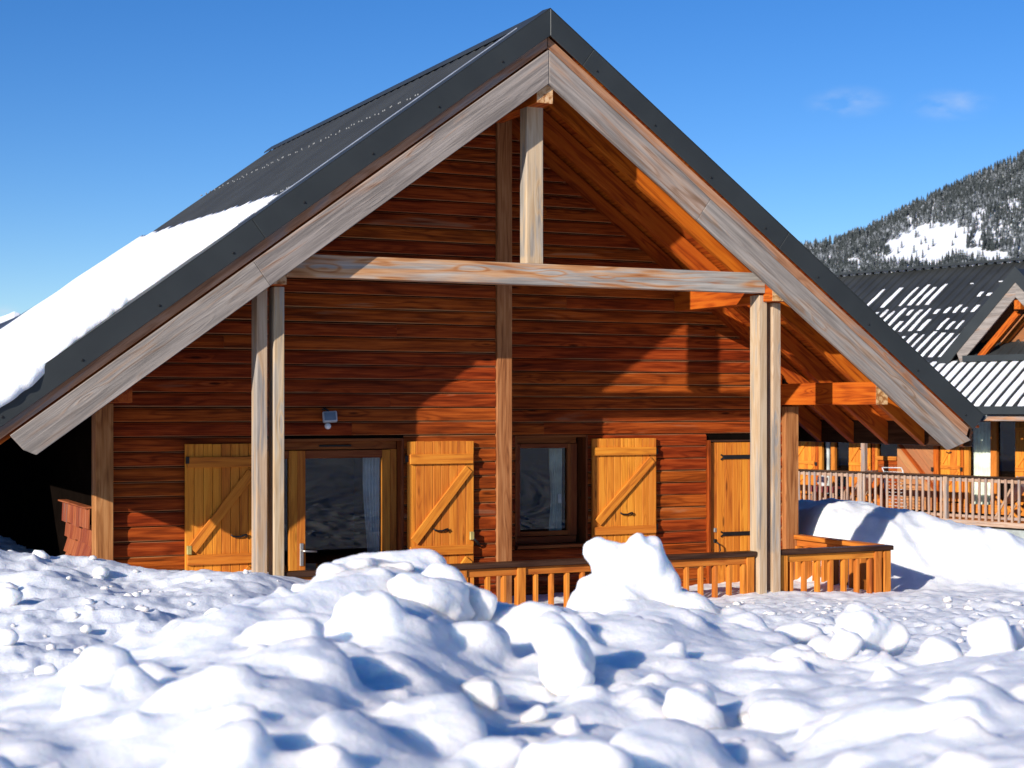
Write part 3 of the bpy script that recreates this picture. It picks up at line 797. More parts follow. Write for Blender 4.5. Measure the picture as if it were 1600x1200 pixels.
# recessed window
wn_ = add('window', None, M=Matrix.Translation((7.17, 14.35, 1.03)), parent=ch)
opening_lining(6.773, 7.577, 1.03, 2.138, 14.325, .2, wn_)
yw = 14.46
for (a, b, c, d_, h, m_) in ((6.80, 7.50, 2.085, 2.085, .06, 'darkframe'), (6.80, 7.50, 1.10, 1.10, .07, 'darkframe')):
    timber('frame_rail', (a, yw, c), (b, yw, d_), .06, h, m_, wn_)
for x, w_ in ((6.815, .035), (7.475, .07)): timber('frame_side', (x, yw, 1.136), (x, yw, 2.05), w_, .06, 'darkframe', wn_, up=(0, -1, 0))
ws = add('window_frame', None, M=Matrix.Translation((7.1, yw, 1.1)), parent=wn_)
for x in (6.85, 7.415): timber('sash_side', (x, yw - .02, 1.14), (x, yw - .02, 2.05), .045, .05, 'darkframe', wn_, up=(0, -1, 0))
bpy.data.objects.remove(ws)
for z in (1.165, 2.03): timber('sash_rail', (6.873, yw - .02, z), (7.392, yw - .02, z), .05, .045, 'darkframe', wn_)
pane(6.87, 7.395, 1.185, 2.01, yw - .015, wn_)
timber('handle_plate', (7.32, yw + .02, 1.50), (7.36, yw + .02, 1.50), .004, .09, 'white', wn_)
curtain(7.24, 7.38, 1.1, 2.0, yw + .06, wn_, .2)
# plank door at the right
pdr = add('door', None, M=Matrix.Translation((9.4, 14.35, 0)), parent=ch)
for k in range(9):
    xm = 8.99 + .048 + k * .0955
    timber('plank', (xm, 14.345, .02), (xm, 14.345, 2.045), .0925, .03, 'shutter', pdr, up=(0, -1, 0), bev=.003)
timber('door_frame', (8.972, 14.33, 0), (8.972, 14.33, 2.07), .03, .08, 'siding', pdr, up=(0, -1, 0))
timber('door_head', (8.957, 14.36, 2.062), (9.86, 14.36, 2.062), .05, .022, 'handrail', pdr)
for z in (1.895, 1.098, .3):
    timber('strap_hinge', (9.16, 14.322, z), (9.84, 14.322, z), .008, .042, 'black', pdr, bev=.001)
    for sg in (1, -1): timber('hinge_tip', (9.162, 14.322, z + sg * .006), (9.128, 14.322, z + sg * .026), .007, .016, 'black', pdr, bev=0)
tube('door_handle', [(9.06, 14.325, 1.02), (9.06, 14.28, 1.015), (9.085, 14.275, .99), (9.09, 14.275, .93), (9.065, 14.28, .905), (9.06, 14.325, .9)], .008, 'black', pdr)
for z in (1.03, .895): timber('handle_rose', (9.06, 14.324, z - .02), (9.06, 14.324, z + .02), .035, .008, 'black', pdr, up=(0, -1, 0))
timber('lock_plate', (9.06, 14.325, 1.12), (9.06, 14.325, 1.165), .03, .006, 'steel', pdr, up=(0, -1, 0))

# shingled side screen at the left corner
out_ = [.075, .05, .06, .10, .14, .16]
rowz = [1.55, 1.405, 1.27, 1.13, .98, .84, .70]
for r_ in range(6):
    n_ = 9 + (r_ % 2)
    for k in range(n_):
        ya = 13.69 + k * 1.24 / n_; yb = 13.69 + (k + 1) * 1.24 / n_ - .004
        zt, zb = rowz[r_] + .02, rowz[r_ + 1] - .012 + random.uniform(-.008, .006)
        xt = 2.655 - (out_[r_ - 1] - .03 if r_ else .08); xb = 2.655 - out_[r_]
        q = add('shingle', None, M=Matrix.Translation((0, 0, 0))) if False else None
        timber('shingle', ((xb - .012), (ya + yb) / 2, zb), ((xt - .0), (ya + yb) / 2, zt), yb - ya, .014, 'shingle', ch, up=(1, 0, 0), bev=.002)
timber('screen_cap', (2.575, 13.68, 1.575), (2.575, 14.97, 1.575), .08, .014, 'shingle', ch)

# ---- things fixed to or standing by the chalet
fl = thing('floodlight', (4.6, 13.57, 2.3), 'small pale grey floodlight with motion sensor on the wall above the glass door', 'floodlight')
Mh = Matrix.Translation((4.60, 13.50, 2.325)) @ Matrix.Rotation(math.radians(-14), 4, 'X') @ Matrix.Rotation(math.radians(-14), 4, 'Z')
add('lamp_housing', boxmesh(.125, .055, .095, .008), 'lampgrey', Mh, fl)
add('lens', boxmesh(.10, .006, .07, .001).copy(), 'lens', Mh @ Matrix.Translation((0, -.029, 0)), fl)
tube('bracket', [(4.56, 13.575, 2.39), (4.56, 13.53, 2.40), (4.575, 13.50, 2.385), (4.60, 13.50, 2.36)], .01, 'black', fl)
bm = bmesh.new(); bmesh.ops.create_uvsphere(bm, u_segments=14, v_segments=10, radius=.028)
add('sensor', mesh_bm('sensor', bm, True), 'white', Matrix.Translation((4.585, 13.51, 2.245)), fl)

rl = thing('terrace_railing', (7, 12.8, 0), 'orange wooden terrace railing with dark handrail half buried in snow in front of the chalet', 'railing')
for (a, b) in ((3.955, 8.52), (8.775, 10.10)):
    timber('handrail', (a, 12.80, 1.045), (b, 12.80, 1.045), .12, .045, 'handrail', rl, bev=.006)
    timber('top_rail', (a, 12.80, .985), (b - (.06 if b > 9 else 0), 12.80, .985), .04, .07, 'rail', rl)
def baluster(x, y): timber('baluster', (x, y, .12), (x, y, .95), .032, .062, 'rail', rl, up=(0, -1, 0) if True else None)
x = 4.1
while x < 8.45: baluster(x, 12.80); x += .1535
x = 8.93
while x < 9.95: baluster(x, 12.80); x += .1535
for x in (5.70 - .16, 6.16 - .06, 8.46, 8.835, 9.93, 10.04): timber('railing_post', (x, 12.80, 0), (x, 12.80, 1.02), .08, .08, 'rail', rl, up=(0, -1, 0))
sr = rl
timber('handrail', (10.045, 12.875, 1.045), (10.045, 15.6, 1.045), .12, .045, 'rail', rl, bev=.006)
timber('top_rail', (10.045, 12.85, .985), (10.045, 15.6, .985), .04, .07, 'rail', rl)
y = 13.0
while y < 15.6: timber('baluster', (10.045, y, .12), (10.045, y, .95), .085, .042, 'rail', rl, up=(0, -1, 0)); y += .155

# ---- snow on the left roof slope
def roof_snow():
    bm = bmesh.new(); ny, nx = 110, 90
    ys = np.linspace(12.47, 20.75, ny); grid_t = []
    top = {}
    for i, y in enumerate(ys):
        sup = 2.36 - .62 * (y - 12.47) / 8.2 + .05 * mn.noise(Vector((y * 2.1, 3, 0))) + .02 * math.sin(y * 31.4)   # upper edge, distance from ridge line
        for j in range(nx):
            q = j / (nx - 1); s_ = sup + (4.86 - sup) * q
            x = CX - s_
            # front edge wanders: on the verge high up, over it at the foot
            th = .15 * (1 - math.exp(-(s_ - sup) * .55)) + .025 + .06 * mn.noise(Vector((s_ * 1.1, y * .7, 2))) * min(1, (s_ - sup) * .8)
            th *= 1 - .55 * (y - 12.47) / 8.3
            th += .012 * mn.noise(Vector((s_ * 3, y * 3, 5))) + .006 * mn.noise(Vector((s_ * 2, y * 14, 5)))
            ed = min(1, max(0., (y - ys[0]) / .32)); er = min(1, max(0., (ys[-1] - y) / .3)); ee = min(1, (1 - q) * 12)
            round_ = math.sqrt(max(0, 1 - (1 - ed) ** 2)) * math.sqrt(max(0, 1 - (1 - er) ** 2)) * math.sqrt(max(0, 1 - (1 - ee) ** 2))
            th = max(.0, th) * (.3 * (1 if i < 3 and j > 2 else 0) + (.7 if i < 3 and j > 2 else 1) * round_) + .012
            fy = y
            if i < 12:
                k_ = 1 - i / 12
                lim = 12.585 + .03 * mn.noise(Vector((s_ * 4, 1, 1))) + .02 * mn.noise(Vector((s_ * 12, 1, 7)))
                low = max(0, (s_ - 3.55)) ; lim -= min(.17, low * .22) + 0
                fy = y + (lim - 12.47) * k_ 
                fy = fy + .012 * mn.noise(Vector((s_ * 14, 3, 9))) * k_
            top[i, j] = bm.verts.new((x, fy, roofz(x, -.02) + th / CL - max(0, 12.50 - fy) * .7))
    for i in range(ny - 1):
        for j in range(nx - 1): bm.faces.new((top[i, j], top[i, j + 1], top[i + 1, j + 1], top[i + 1, j]))
    # skirt down to the roof
    edge = [(i, 0) for i in range(ny)] + [(ny - 1, j) for j in range(1, nx)] + [(i, nx - 1) for i in range(ny - 2, -1, -1)] + [(0, j) for j in range(nx - 2, 0, -1)]
    bot = [bm.verts.new((top[e].co.x, top[e].co.y, roofz(top[e].co.x, .0) - max(0, 12.50 - top[e].co.y) * .7)) for e in edge]
    for k in range(len(edge)):
        k2 = (k + 1) % len(edge); bm.faces.new((top[edge[k]], top[edge[k2]], bot[k2], bot[k]))
    bm.faces.new(bot)
    o = add('roof_snow', mesh_bm('roof_snow', bm, True), 'snow', None, None, label='thick white snow slab lying on the left slope of the dark chalet roof', cat='snow')
roof_snow()

# ------------------------------------------------------------------ SECOND CHALET (right, behind)
BASE = Matrix.Translation((22.79, 32.39, 0)) @ Matrix.Rotation(math.radians(-77.1), 4, 'Z')
c2 = thing('chalet', (3, 1.3, 0), 'second timber chalet at the right with snow-striped metal roof, dormer and long balcony', 'chalet', 'timber chalets')
E0, RY = -.6, 4.45                                        # eave line and ridge line (own y)
def r2z(y): return 2.44 + .69 * (y - E0)
r2 = add('roof', None, M=Matrix.Translation((3, 2, 3)), parent=c2)
def sheet2(x0, n):
    p = .27; prof = []
    for k in range(n):
        b = x0 + k * p; prof += [(b, 0), (b + p * .66, 0), (b + p * .74, .05), (b + p * .92, .05), (b + p, 0)]
    v, f = [], []; m_ = len(prof)
    for y in (E0 - .05, RY):
        for (x, h) in prof: v.append((x, y, r2z(y) + h))
    f = [(i, i + 1, m_ + i + 1, m_ + i) for i in range(m_ - 1)]
    add('roof_sheet', mesh_pydata('roof_sheet', v, f), 'metalroof', None, r2)
for k in range(10): sheet2(-4.0 + k * 1.35, 5)
add('back_slope', mesh_pydata('back_slope', [(-4, RY, r2z(RY)), (9.5, RY, r2z(RY)), (9.5, 9.5, 2.44), (-4, 9.5, 2.44)], [(0, 1, 2, 3)]), 'metalroof', None, r2)
timber('ridge_cap', (-4, RY, r2z(RY) + .07), (9.5, RY, r2z(RY) + .07), .3, .06, 'metal', r2)
timber('eave_fascia', (-4, E0 - .08, 2.36), (9.5, E0 - .08, 2.36), .05, .17, 'metal', r2)
timber('eave_board', (-4, E0 + .05, 2.20), (9.5, E0 + .05, 2.20), .05, .13, 'trim', r2)
timber('wall_plate', (-4, .45, 2.32), (9.5, .45, 2.32), .12, .18, 'handrail', c2)
# snow lying in the pans
bmP = bmesh.new(); p = .27
def strip(x0, x1, ya, yb, h=.045, jag=.03):
    n_ = max(2, int((yb - ya) / .15)); prev = None
    for i in range(n_ + 1):
        y = ya + (yb - ya) * i / n_; z = r2z(y)
        hh = h * (.25 if i in (0, n_) else 1); j0 = random.uniform(0, jag); j1 = random.uniform(0, jag)
        row = [bmP.verts.new(q) for q in ((x0 + j0, y, z + .006), (x0 + j0 + .01, y, z + hh), (x1 - j1 - .01, y, z + hh), (x1 - j1, y, z + .006))]
        if prev:
            for a in range(3): bmP.faces.new((prev[a], prev[a + 1], row[a + 1], row[a]))
        prev = row
DX0 = 3.62
for k in range(50):
    x0 = -4.0 + k * p; a, b = x0 + .005, x0 + p * .68
    if x0 > 9.2: break
    inD = DX0 < x0 + .1 < 7.4
    if x0 > 1.6: strip(a, b, E0 - .02, .86 if x0 > 2.6 else .5, .05, .01)
    def frag(y0, y1, prob):
        if random.random() < prob and not (x0 > 3.3 + (y0 - 1) * .45 and x0 < 7.6): strip(a + random.uniform(0, .02), b - random.uniform(.02, .07), y0 + random.uniform(-.01, .01), y1 + random.uniform(-.10, .06), .03, .03)
    frag(1.02, 1.9, .95); frag(2.0, 2.38, .9); frag(2.62, 2.85, .85); frag(3.2, 3.32, .6)
    if x0 < 1.7: frag(3.0, 3.75, .6); frag(2.1, 2.9, .5)
    if x0 > 2.2: frag(3.7, 3.76, .5)
BSNOW = add('roof_snow', mesh_bm('roof_snow', bmP), 'snow', None, None, kind='stuff', label='thin strips of snow left between the ribs of the second chalet roof', cat='snow')
# dormer
dm = add('dormer', None, M=Matrix.Translation((5.5, .9, 3.4)), parent=c2)
DXc, DZ, DS, DY = 5.55, 5.42, .98, .78
def dz(x): return DZ - DS * abs(x - DXc)
v = []
for sgn in (-1, 1):
    xe = DXc + sgn * 2.05
    ya = DY; yb = RY
    add('dormer_roof', mesh_pydata('dormer_roof', [(DXc, ya, DZ), (xe, ya, dz(xe)), (xe, (dz(xe) - 2.44) / .69 + E0, dz(xe)), (DXc, (DZ - 2.44) / .69 + E0, DZ)], [(0, 1, 2, 3)]), 'metalroof', None, dm)
    def rk(name, y0, y1, t0, t1, s1, mat):
        vv = []
        for y in (y0, y1):
            for s_, tt in ((0, t0), (s1, t0), (s1 - (t1 - t0) * .3, t1), (0, t1)): vv.append((DXc + sgn * s_, y, DZ - DS * s_ - tt))
        bm = bmesh.new(); bv = [bm.verts.new(q) for q in vv]
        for q in ((0, 1, 2, 3), (7, 6, 5, 4), (0, 4, 5, 1), (1, 5, 6, 2), (2, 6, 7, 3), (3, 7, 4, 0)): bm.faces.new([bv[k] for k in q])
        add(name, mesh_bm(name, bm), mat, None, dm)
    rk('verge_flashing', DY - .03, DY - .005, -.04, .30, 2.05, 'metal')
    rk('barge_board', DY - .012, DY + .03, .302, .62, 1.52, 'barge')
    timber('dormer_rafter', (DXc + sgn * .12, DY + .25, DZ - .95), (DXc + sgn * 1.15, DY + .25, DZ - 1.95), .1, .14, 'redbeam', dm)
timber('ridge_purlin', (DXc, DY + .05, DZ - .78), (DXc, DY + .9, DZ - .78), .16, .2, 'redbeam', dm)
add('dormer_wall', mesh_pydata('dormer_wall', [(DXc - 1.9, DY + .7, 3.4), (DXc + 1.9, DY + .7, 3.4), (DXc, DY + .7, DZ - .1)], [(0, 1, 2)]), 'siding', None, dm)
timber('dormer_sill', (DXc - 1.35, DY + .1, 3.50), (DXc + 1.35, DY + .1, 3.50), .3, .14, 'metal', dm)
for (a, b) in (((-.95, 3.62), (0, 4.55)), ((.95, 3.62), (0, 4.55)), ((-.95, 3.62), (.95, 3.62))):
    timber('window_frame', (DXc + a[0], DY + .62, a[1]), (DXc + b[0], DY + .62, b[1]), .08, .1, 'honeyframe', dm)
add('pane', mesh_pydata('pane', [(DXc - .9, DY + .66, 3.64), (DXc + .9, DY + .66, 3.64), (DXc, DY + .66, 4.5)], [(0, 1, 2)]), 'glass', None, dm)
# facade, x measured along it
FY2 = 1.3
add('back_wall', mesh_pydata('back_wall', [(-4, FY2 + .25, -3), (9.5, FY2 + .25, -3), (9.5, FY2 + .25, 3.7), (-4, FY2 + .25, 3.7)], [(0, 1, 2, 3)]), 'core', None, c2)
def b2(x0, x1, z0, z1, y=FY2, pitch=.125):
    z = z0
    while z < z1:
        timber('board', (x0, y + .01, z + pitch / 2), (x1, y + .01, z + pitch / 2), .024, pitch - .006, 'siding', c2, bev=.005); z += pitch
b2(1.21, 1.95, .05, 1.1); b2(-2.2, -.95, .05, 2.2)
plank_shutter(-1.25, -.56, FY2, .28, 2.1, [(1.9, 1.99), (1.02, 1.10), (.36, .44)], 6, c2)
plank_shutter(.51, 1.17, FY2, .28, 2.1, [(1.9, 1.99), (1.02, 1.10), (.36, .44)], 6, c2)
plank_shutter(3.20, 3.74, FY2, .28, 2.1, [(1.9, 1.99), (1.02, 1.10), (.36, .44)], 6, c2)
plank_shutter(5.19, 5.85, FY2, .28, 2.1, [(1.9, 1.99), (1.02, 1.10), (.36, .44)], 6, c2)
timber('threshold_wall', (-4, FY2 - .02, .15), (1.9, FY2 - .02, .15), .05, .2, 'rail', c2)
timber('threshold_wall', (3.1, FY2 - .02, .15), (9, FY2 - .02, .15), .05, .2, 'rail', c2)
for (x, w_, m_) in ((-.49, .10, 'redbeam'), (-.38, .10, 'honeyframe'), (.02, .13, 'honeyframe'), (1.27, .09, 'redbeam'), (1.36, .07, 'honeyframe'), (3.08, .14, 'redbeam'), (3.80, .07, 'redbeam'), (3.92, .13, 'honeyframe'), (4.64, .16, 'honeyframe')):
    timber('frame_side', (x, FY2, .2), (x, FY2, 2.15), w_, .08, m_, c2, up=(0, -1, 0))
timber('frame_rail', (1.33, FY2, 1.22), (1.95, FY2, 1.22), .09, .09, 'honeyframe', c2)
pane(-.33, -.05, .2, 2.1, FY2 + .03, c2); pane(.09, .5, .2, 2.1, FY2 + .03, c2); pane(1.40, 1.95, 1.26, 2.1, FY2 + .03, c2); pane(4.0, 4.56, .2, 2.1, FY2 + .03, c2); pane(4.73, 5.17, .2, 2.1, FY2 + .03, c2)
curtain(-.30, -.2, .3, 2.05, FY2 + .09, c2, .3, 'white')
curtain(4.02, 4.52, .2, 2.1, FY2 + .09, c2)
for (x, z, zz) in ((.93, 1.42, 0), (3.45, 1.40, 0)): tube('latch_handle', [(x - .07, FY2 - .05, z + .01), (x - .03, FY2 - .06, z - .012), (x + .03, FY2 - .06, z - .012), (x + .07, FY2 - .05, z + .01)], .012, 'black', c2, 6)
for (x, z) in ((-.50, 1.03), (3.80, 1.02), (3.0, 1.0)): timber('shutter_catch', (x - .03, FY2 - .06, z), (x + .03, FY2 - .06, z), .03, .09, 'black', c2)
# panel of slanting boards
nb = 9
for k in range(nb + 8):
    # each slanting board clipped to the panel 1.97..3.0
    w_ = .15; c0 = k * w_ * 1.3 - .9
    poly = [(1.97, .05), (3.0, .05), (3.0, 2.25), (1.97, 2.25)]
    def clipp(poly, a, b, c):
        out = []
        for i in range(len(poly)):
            p_, q_ = poly[i], poly[(i + 1) % len(poly)]; dp = a * p_[0] + b * p_[1] - c; dq = a * q_[0] + b * q_[1] - c
            if dp >= 0: out.append(p_)
            if dp * dq < 0: tt = dp / (dp - dq); out.append((p_[0] + (q_[0] - p_[0]) * tt, p_[1] + (q_[1] - p_[1]) * tt))
        return out
    s_ = .707
    lo = 1.0 + k * .152; poly = clipp(poly, s_, s_, lo * 1.0 + .4); 
    if poly: poly = clipp(poly, -s_, -s_, -(lo + .4 + .146))
    if len(poly) < 3: continue
    n_ = len(poly); Mx, _ = axes((2.5 - .7, FY2 - .012, 1.1 + .7), (2.5 + .7, FY2 - .012, 1.1 - .7)); Mi = Mx.inverted()
    vv = [Mi @ Vector((a, y_, b)) for y_ in (FY2 - .024, FY2) for a, b in poly]
    ff = [tuple(range(n_)), tuple(range(2 * n_ - 1, n_ - 1, -1))] + [(i, (i + 1) % n_, n_ + (i + 1) % n_, n_ + i) for i in range(n_)]
    add('slanting_board', mesh_pydata('slanting_board', vv, ff), 'siding', Mx, c2)
# lower storey, balcony deck
timber('lower_wall', (-4, 1.2, -1.7), (9.5, 1.2, -1.7), .1, 2.4, 'core', c2)
timber('lower_door', (6.2, 1.1, -1.9), (7.6, 1.1, -1.9), .05, 1.9, 'shutter', c2)
for k in range(9):
    timber('deck_board', (-4, -.02 + k * .148 + .07, -.02), (9.5, -.02 + k * .148 + .07, -.02), .14, .035, 'rail', c2)
timber('deck_edge', (-4, -.07, -.06), (9.5, -.07, -.06), .05, .11, 'greyrail', c2)
timber('balcony_slab', (-4, .5, -.27), (9.5, .5, -.27), 1.1, .22, 'blockwall', c2)
r_ = thing('balcony_railing', (3, 0, 0), 'grey weathered balcony railing with many thin balusters on the second chalet', 'railing')
timber('handrail', (-4, 0, .93), (9.5, 0, .93), .14, .04, 'handrail', r_)
timber('top_rail', (-4, .03, .86), (9.5, .03, .86), .04, .09, 'greyrail', r_)
timber('bottom_rail', (-4, .03, .07), (9.5, .03, .07), .04, .06, 'greyrail', r_)
x = -1.9
while x < 8:
    timber('baluster', (x, -.02, -.03), (x, -.02, .90), .055, .035, 'greyrail', r_, up=(0, -1, 0)); x += .165
for x in (-1.9, .22 - .3, 1.98, 4.35, 6.9): timber('railing_post', (x, -.045, -.15), (x, -.045, .91), .10, .08, 'greyrail', r_, up=(0, -1, 0))
timber('balcony_post', (2.0, .05, .95), (2.0, .05, 2.3), .11, .11, 'greyrail', c2, up=(0, -1, 0))
# things on the balcony
def deckchair(x, y, label):
    d = thing('deck_chair', (x, y, 0), label, 'deck chair', 'deck chairs on the balcony')
    for s_ in (-.24, .24):
        timber('chair_leg', (x + s_ * .0 - .30, y + s_, .02), (x + .28, y + s_, .95), .03, .05, 'greyrail', d)
        timber('chair_leg', (x + .32, y + s_ * .9, .02), (x - .28, y + s_ * .9, .5), .03, .05, 'rail', d)
    v = []; n_ = 8
    for i in range(n_ + 1):
        q = i / n_; xx = x - .30 + .60 * q; zz = .33 + .62 * q - .16 * math.sin(math.pi * q)
        v += [(xx, y - .22, zz), (xx, y + .22, zz), (xx + .008, y - .22, zz - .008), (xx + .008, y + .22, zz - .008)]
    f = [(4 * i, 4 * i + 1, 4 * i + 5, 4 * i + 4) for i in range(n_)] + [(4 * i + 3, 4 * i + 2, 4 * i + 6, 4 * i + 7) for i in range(n_)]
    add('canvas', mesh_pydata('canvas', v, f, True), 'white', None, d)
deckchair(1.45, .62, 'folded white canvas deck chair behind the balusters left of the grey balcony post')
deckchair(5.6, .62, 'pale deck chair standing on the balcony at the right edge of the picture')
tb = thing('garden_table', (.45, .7, 0), 'low table with dull red cover seen through the balcony railing', 'table')
timber('table_top', (.0, .7, .50), (.75, .7, .50), .5, .05, 'redcloth', tb)
timber('table_cloth_edge', (.0, .45, .44), (.75, .45, .44), .012, .1, 'redcloth', tb)
for (a, b) in ((.05, .5), (.7, .5), (.05, .9), (.7, .9)): timber('leg', (a, b, .02), (a, b, .47), .04, .04, 'greyrail', tb, up=(0, -1, 0))
bg_ = thing('bag', (.25, .62, .53), 'small crumpled white bag standing on the red-covered balcony table', 'bag')
bm = bmesh.new(); bmesh.ops.create_icosphere(bm, subdivisions=3, radius=1)
for v_ in bm.verts:
    n_ = mn.noise(v_.co * 2.3); zz = v_.co.z; r0 = 1 - .45 * max(0, zz); v_.co = Vector((v_.co.x * .15 * r0 * (1 + .3 * n_), v_.co.y * .10 * r0 * (1 + .3 * n_), (zz + .9) * .16 * (1 + .25 * n_)))
add('bag_body', mesh_bm('bag_body', bm), 'white', Matrix.Translation((.25, .62, .53)), bg_)
rk_ = thing('drying_rack', (2.75, .3, 0), 'folded white wire drying rack leaning against the balcony railing', 'drying rack')
for x in (2.45, 3.0): tube('rack_side', [(x - .02, .35, .02), (x + .05, .14, .95), (x + .03, .10, 1.05)], .012, 'white', rk_, 6)
tube('rack_top', [(2.48, .10, 1.05), (3.03, .10, 1.06)], .012, 'white', rk_, 6)
for k in range(12): z = .1 + k * .078; tube('rack_wire', [(2.45 + .05 * z, .345 - .22 * z, z), (3.0 + .05 * z, .345 - .22 * z, z)], .006, 'white', rk_, 5)
BASE = Matrix.Identity(4)

# ------------------------------------------------------------------ FOREGROUND SNOW HEAP AND CLODS
ZR = [2.0, 2.6, 3.0, 3.6, 4.3, 5.0, 5.7, 6.4, 7.2, 8.0, 8.8]
PC = [-250, 0, 200, 400, 600, 800, 1000, 1200, 1400, 1600, 1850]
TB = np.array([
    # 2.0  2.6   3.0   3.6   4.3   5.0   5.7   6.4   7.2   8.0  8.8
    [1.72, 1.72, 1.72, 1.72, 1.68, 1.52, 1.36, 1.30, 1.20, 1.10, 1.0],
    [1.72, 1.72, 1.71, 1.71, 1.67, 1.50, 1.36, 1.29, 1.20, 1.10, 1.0],
    [1.72, 1.72, 1.71, 1.73, 1.72, 1.67, 1.42, 1.29, 1.20, 1.10, 1.0],
    [1.72, 1.73, 1.73, 1.77, 1.74, 1.78, 1.72, 1.36, 1.20, 1.10, 1.0],
    [1.72, 1.70, 1.69, 1.70, 1.74, 1.80, 1.83, 1.62, 1.18, 1.05, .95],
    [1.72, 1.69, 1.66, 1.62, 1.58, 1.60, 1.68, 1.60, 1.18, 1.02, .92],
    [1.72, 1.70, 1.67, 1.63, 1.60, 1.62, 1.64, 1.62, 1.36, 1.05, .92],
    [1.72, 1.70, 1.68, 1.63, 1.58, 1.60, 1.58, 1.46, 1.24, 1.05, .92],
    [1.74, 1.73, 1.72, 1.69, 1.64, 1.58, 1.48, 1.34, 1.18, 1.05, .92],
    [1.75, 1.75, 1.74, 1.72, 1.69, 1.63, 1.53, 1.37, 1.20, 1.05, .92],
    [1.75, 1.75, 1.74, 1.73, 1.70, 1.62, 1.52, 1.38, 1.20, 1.05, .92]])
def heap_z(X, Z):
    px = 800 + 2544 * X / Z
    fi = np.interp(px, PC, np.arange(len(PC))); fj = np.interp(Z, ZR, np.arange(len(ZR)))
    i0 = np.clip(np.floor(fi).astype(int), 0, len(PC) - 2); j0 = np.clip(np.floor(fj).astype(int), 0, len(ZR) - 2)
    a = fi - i0; b = fj - j0; a = a * a * (3 - 2 * a); b = b * b * (3 - 2 * b)
    z = (TB[i0, j0] * (1 - a) + TB[i0 + 1, j0] * a) * (1 - b) + (TB[i0, j0 + 1] * (1 - a) + TB[i0 + 1, j0 + 1] * a) * b
    z = z + fbm(X * 1.9 + 5, Z * 1.9, 5, .55) * .07 + (fbm(X * 3.0, Z * 3.0 + 8, 2, ridge=True)) * .02
    return z
def polyblob(bm, c, rad, seed, sub=3, p=9, planes=14, rough=.04, rot=None):
    r2 = random.Random(seed); ns = []
    for k in range(planes):
        d = Vector((r2.gauss(0, 1), r2.gauss(0, 1), r2.gauss(0, 1))).normalized(); ns.append((d, r2.uniform(.82, 1.12)))
    ns += [(Vector(q), 1.05) for q in ((1, 0, 0), (-1, 0, 0), (0, 1, 0), (0, -1, 0), (0, 0, 1), (0, 0, -1))]
    res = bmesh.ops.create_icosphere(bm, subdivisions=sub, radius=1)
    R_ = Matrix.Rotation(r2.uniform(-.5, .5), 3, 'Y') @ Matrix.Rotation(r2.uniform(-.4, .4), 3, 'X') if rot is None else rot
    for v_ in res['verts']:
        d = v_.co.normalized(); s_ = 0
        for n_, dd in ns:
            q = d.dot(n_)
            if q > 0: s_ += (q / dd) ** p
        r = s_ ** (-1 / p); r *= 1 + rough * mn.noise(d * 3 + Vector((seed, 0, 0))) * 2
        w = R_ @ Vector((d.x * r * rad[0], d.y * r * rad[1], d.z * r * rad[2]))
        v_.co = Vector((w.x * FY + w.y * FX, -w.x * FX + w.y * FY, w.z)) + c
def at(px, py, Z):
    X = (px - 800) / 2544 * Z; x, y = cam2w(X, Z); return Vector((x, y, 2.4 + (638 - py) / 2544 * Z))
def fuse(bm, name, voxel, smooth=6, **kw):
    me = mesh_bm(name, bm); o = bpy.data.objects.new(name, me); COL.objects.link(o)
    m = o.modifiers.new('r', 'REMESH'); m.mode = 'VOXEL'; m.voxel_size = voxel; m.use_smooth_shade = True
    m = o.modifiers.new('s', 'SMOOTH'); m.iterations = smooth; m.factor = .6
    dg = bpy.context.evaluated_depsgraph_get(); me2 = bpy.data.meshes.new_from_object(o.evaluated_get(dg))
    bpy.data.objects.remove(o)
    n_ = len(me2.vertices); co = np.empty(n_ * 3); me2.vertices.foreach_get('co', co); co = co.reshape(-1, 3)
    no = np.empty(n_ * 3); me2.vertices.foreach_get('normal', no); no = no.reshape(-1, 3)
    dsp = fbm(co[:, 0] * 5 + co[:, 2] * 3, co[:, 1] * 5 + co[:, 2] * 4, 4, .6) * .016 - np.maximum(0, fbm(co[:, 0] * 9 + co[:, 2] * 5 + 4, co[:, 1] * 9 + co[:, 2] * 4, 2) - .25) * .03 + fbm(co[:, 0] * 30 + co[:, 2] * 21, co[:, 1] * 30 + co[:, 2] * 17, 2) * .0028
    co += no * dsp[:, None]; me2.vertices.foreach_set('co', co.ravel()); me2.update()
    me2.polygons.foreach_set('use_smooth', [True] * len(me2.polygons)); me2.materials.clear()
    me2.name = name
    return add(name, me2, 'snowclod', None, None, **kw)
K = 1 / 2544
bm = bmesh.new()
nX, nZ = 150, 150
Zs = np.linspace(2.0, 8.6, nZ); gr = []
for z_ in Zs:
    Xs = np.linspace(-.43, .43, nX) * z_
    hz = heap_z(Xs, np.full(nX, z_))
    gr.append([bm.verts.new((*cam2w(X, z_), h)) for X, h in zip(Xs, hz)])
bt = [[bm.verts.new((v_.co.x, v_.co.y, .75)) for v_ in row] for row in gr]
for j in range(nZ - 1):
    for i in range(nX - 1):
        bm.faces.new((gr[j][i], gr[j][i + 1], gr[j + 1][i + 1], gr[j + 1][i])); bm.faces.new((bt[j][i], bt[j + 1][i], bt[j + 1][i + 1], bt[j][i + 1]))
for i in range(nX - 1):
    bm.faces.new((gr[0][i], bt[0][i], bt[0][i + 1], gr[0][i + 1])); bm.faces.new((gr[-1][i], gr[-1][i + 1], bt[-1][i + 1], bt[-1][i]))
for j in range(nZ - 1):
    bm.faces.new((gr[j][0], gr[j + 1][0], bt[j + 1][0], bt[j][0])); bm.faces.new((gr[j][-1], bt[j][-1], bt[j + 1][-1], gr[j + 1][-1]))
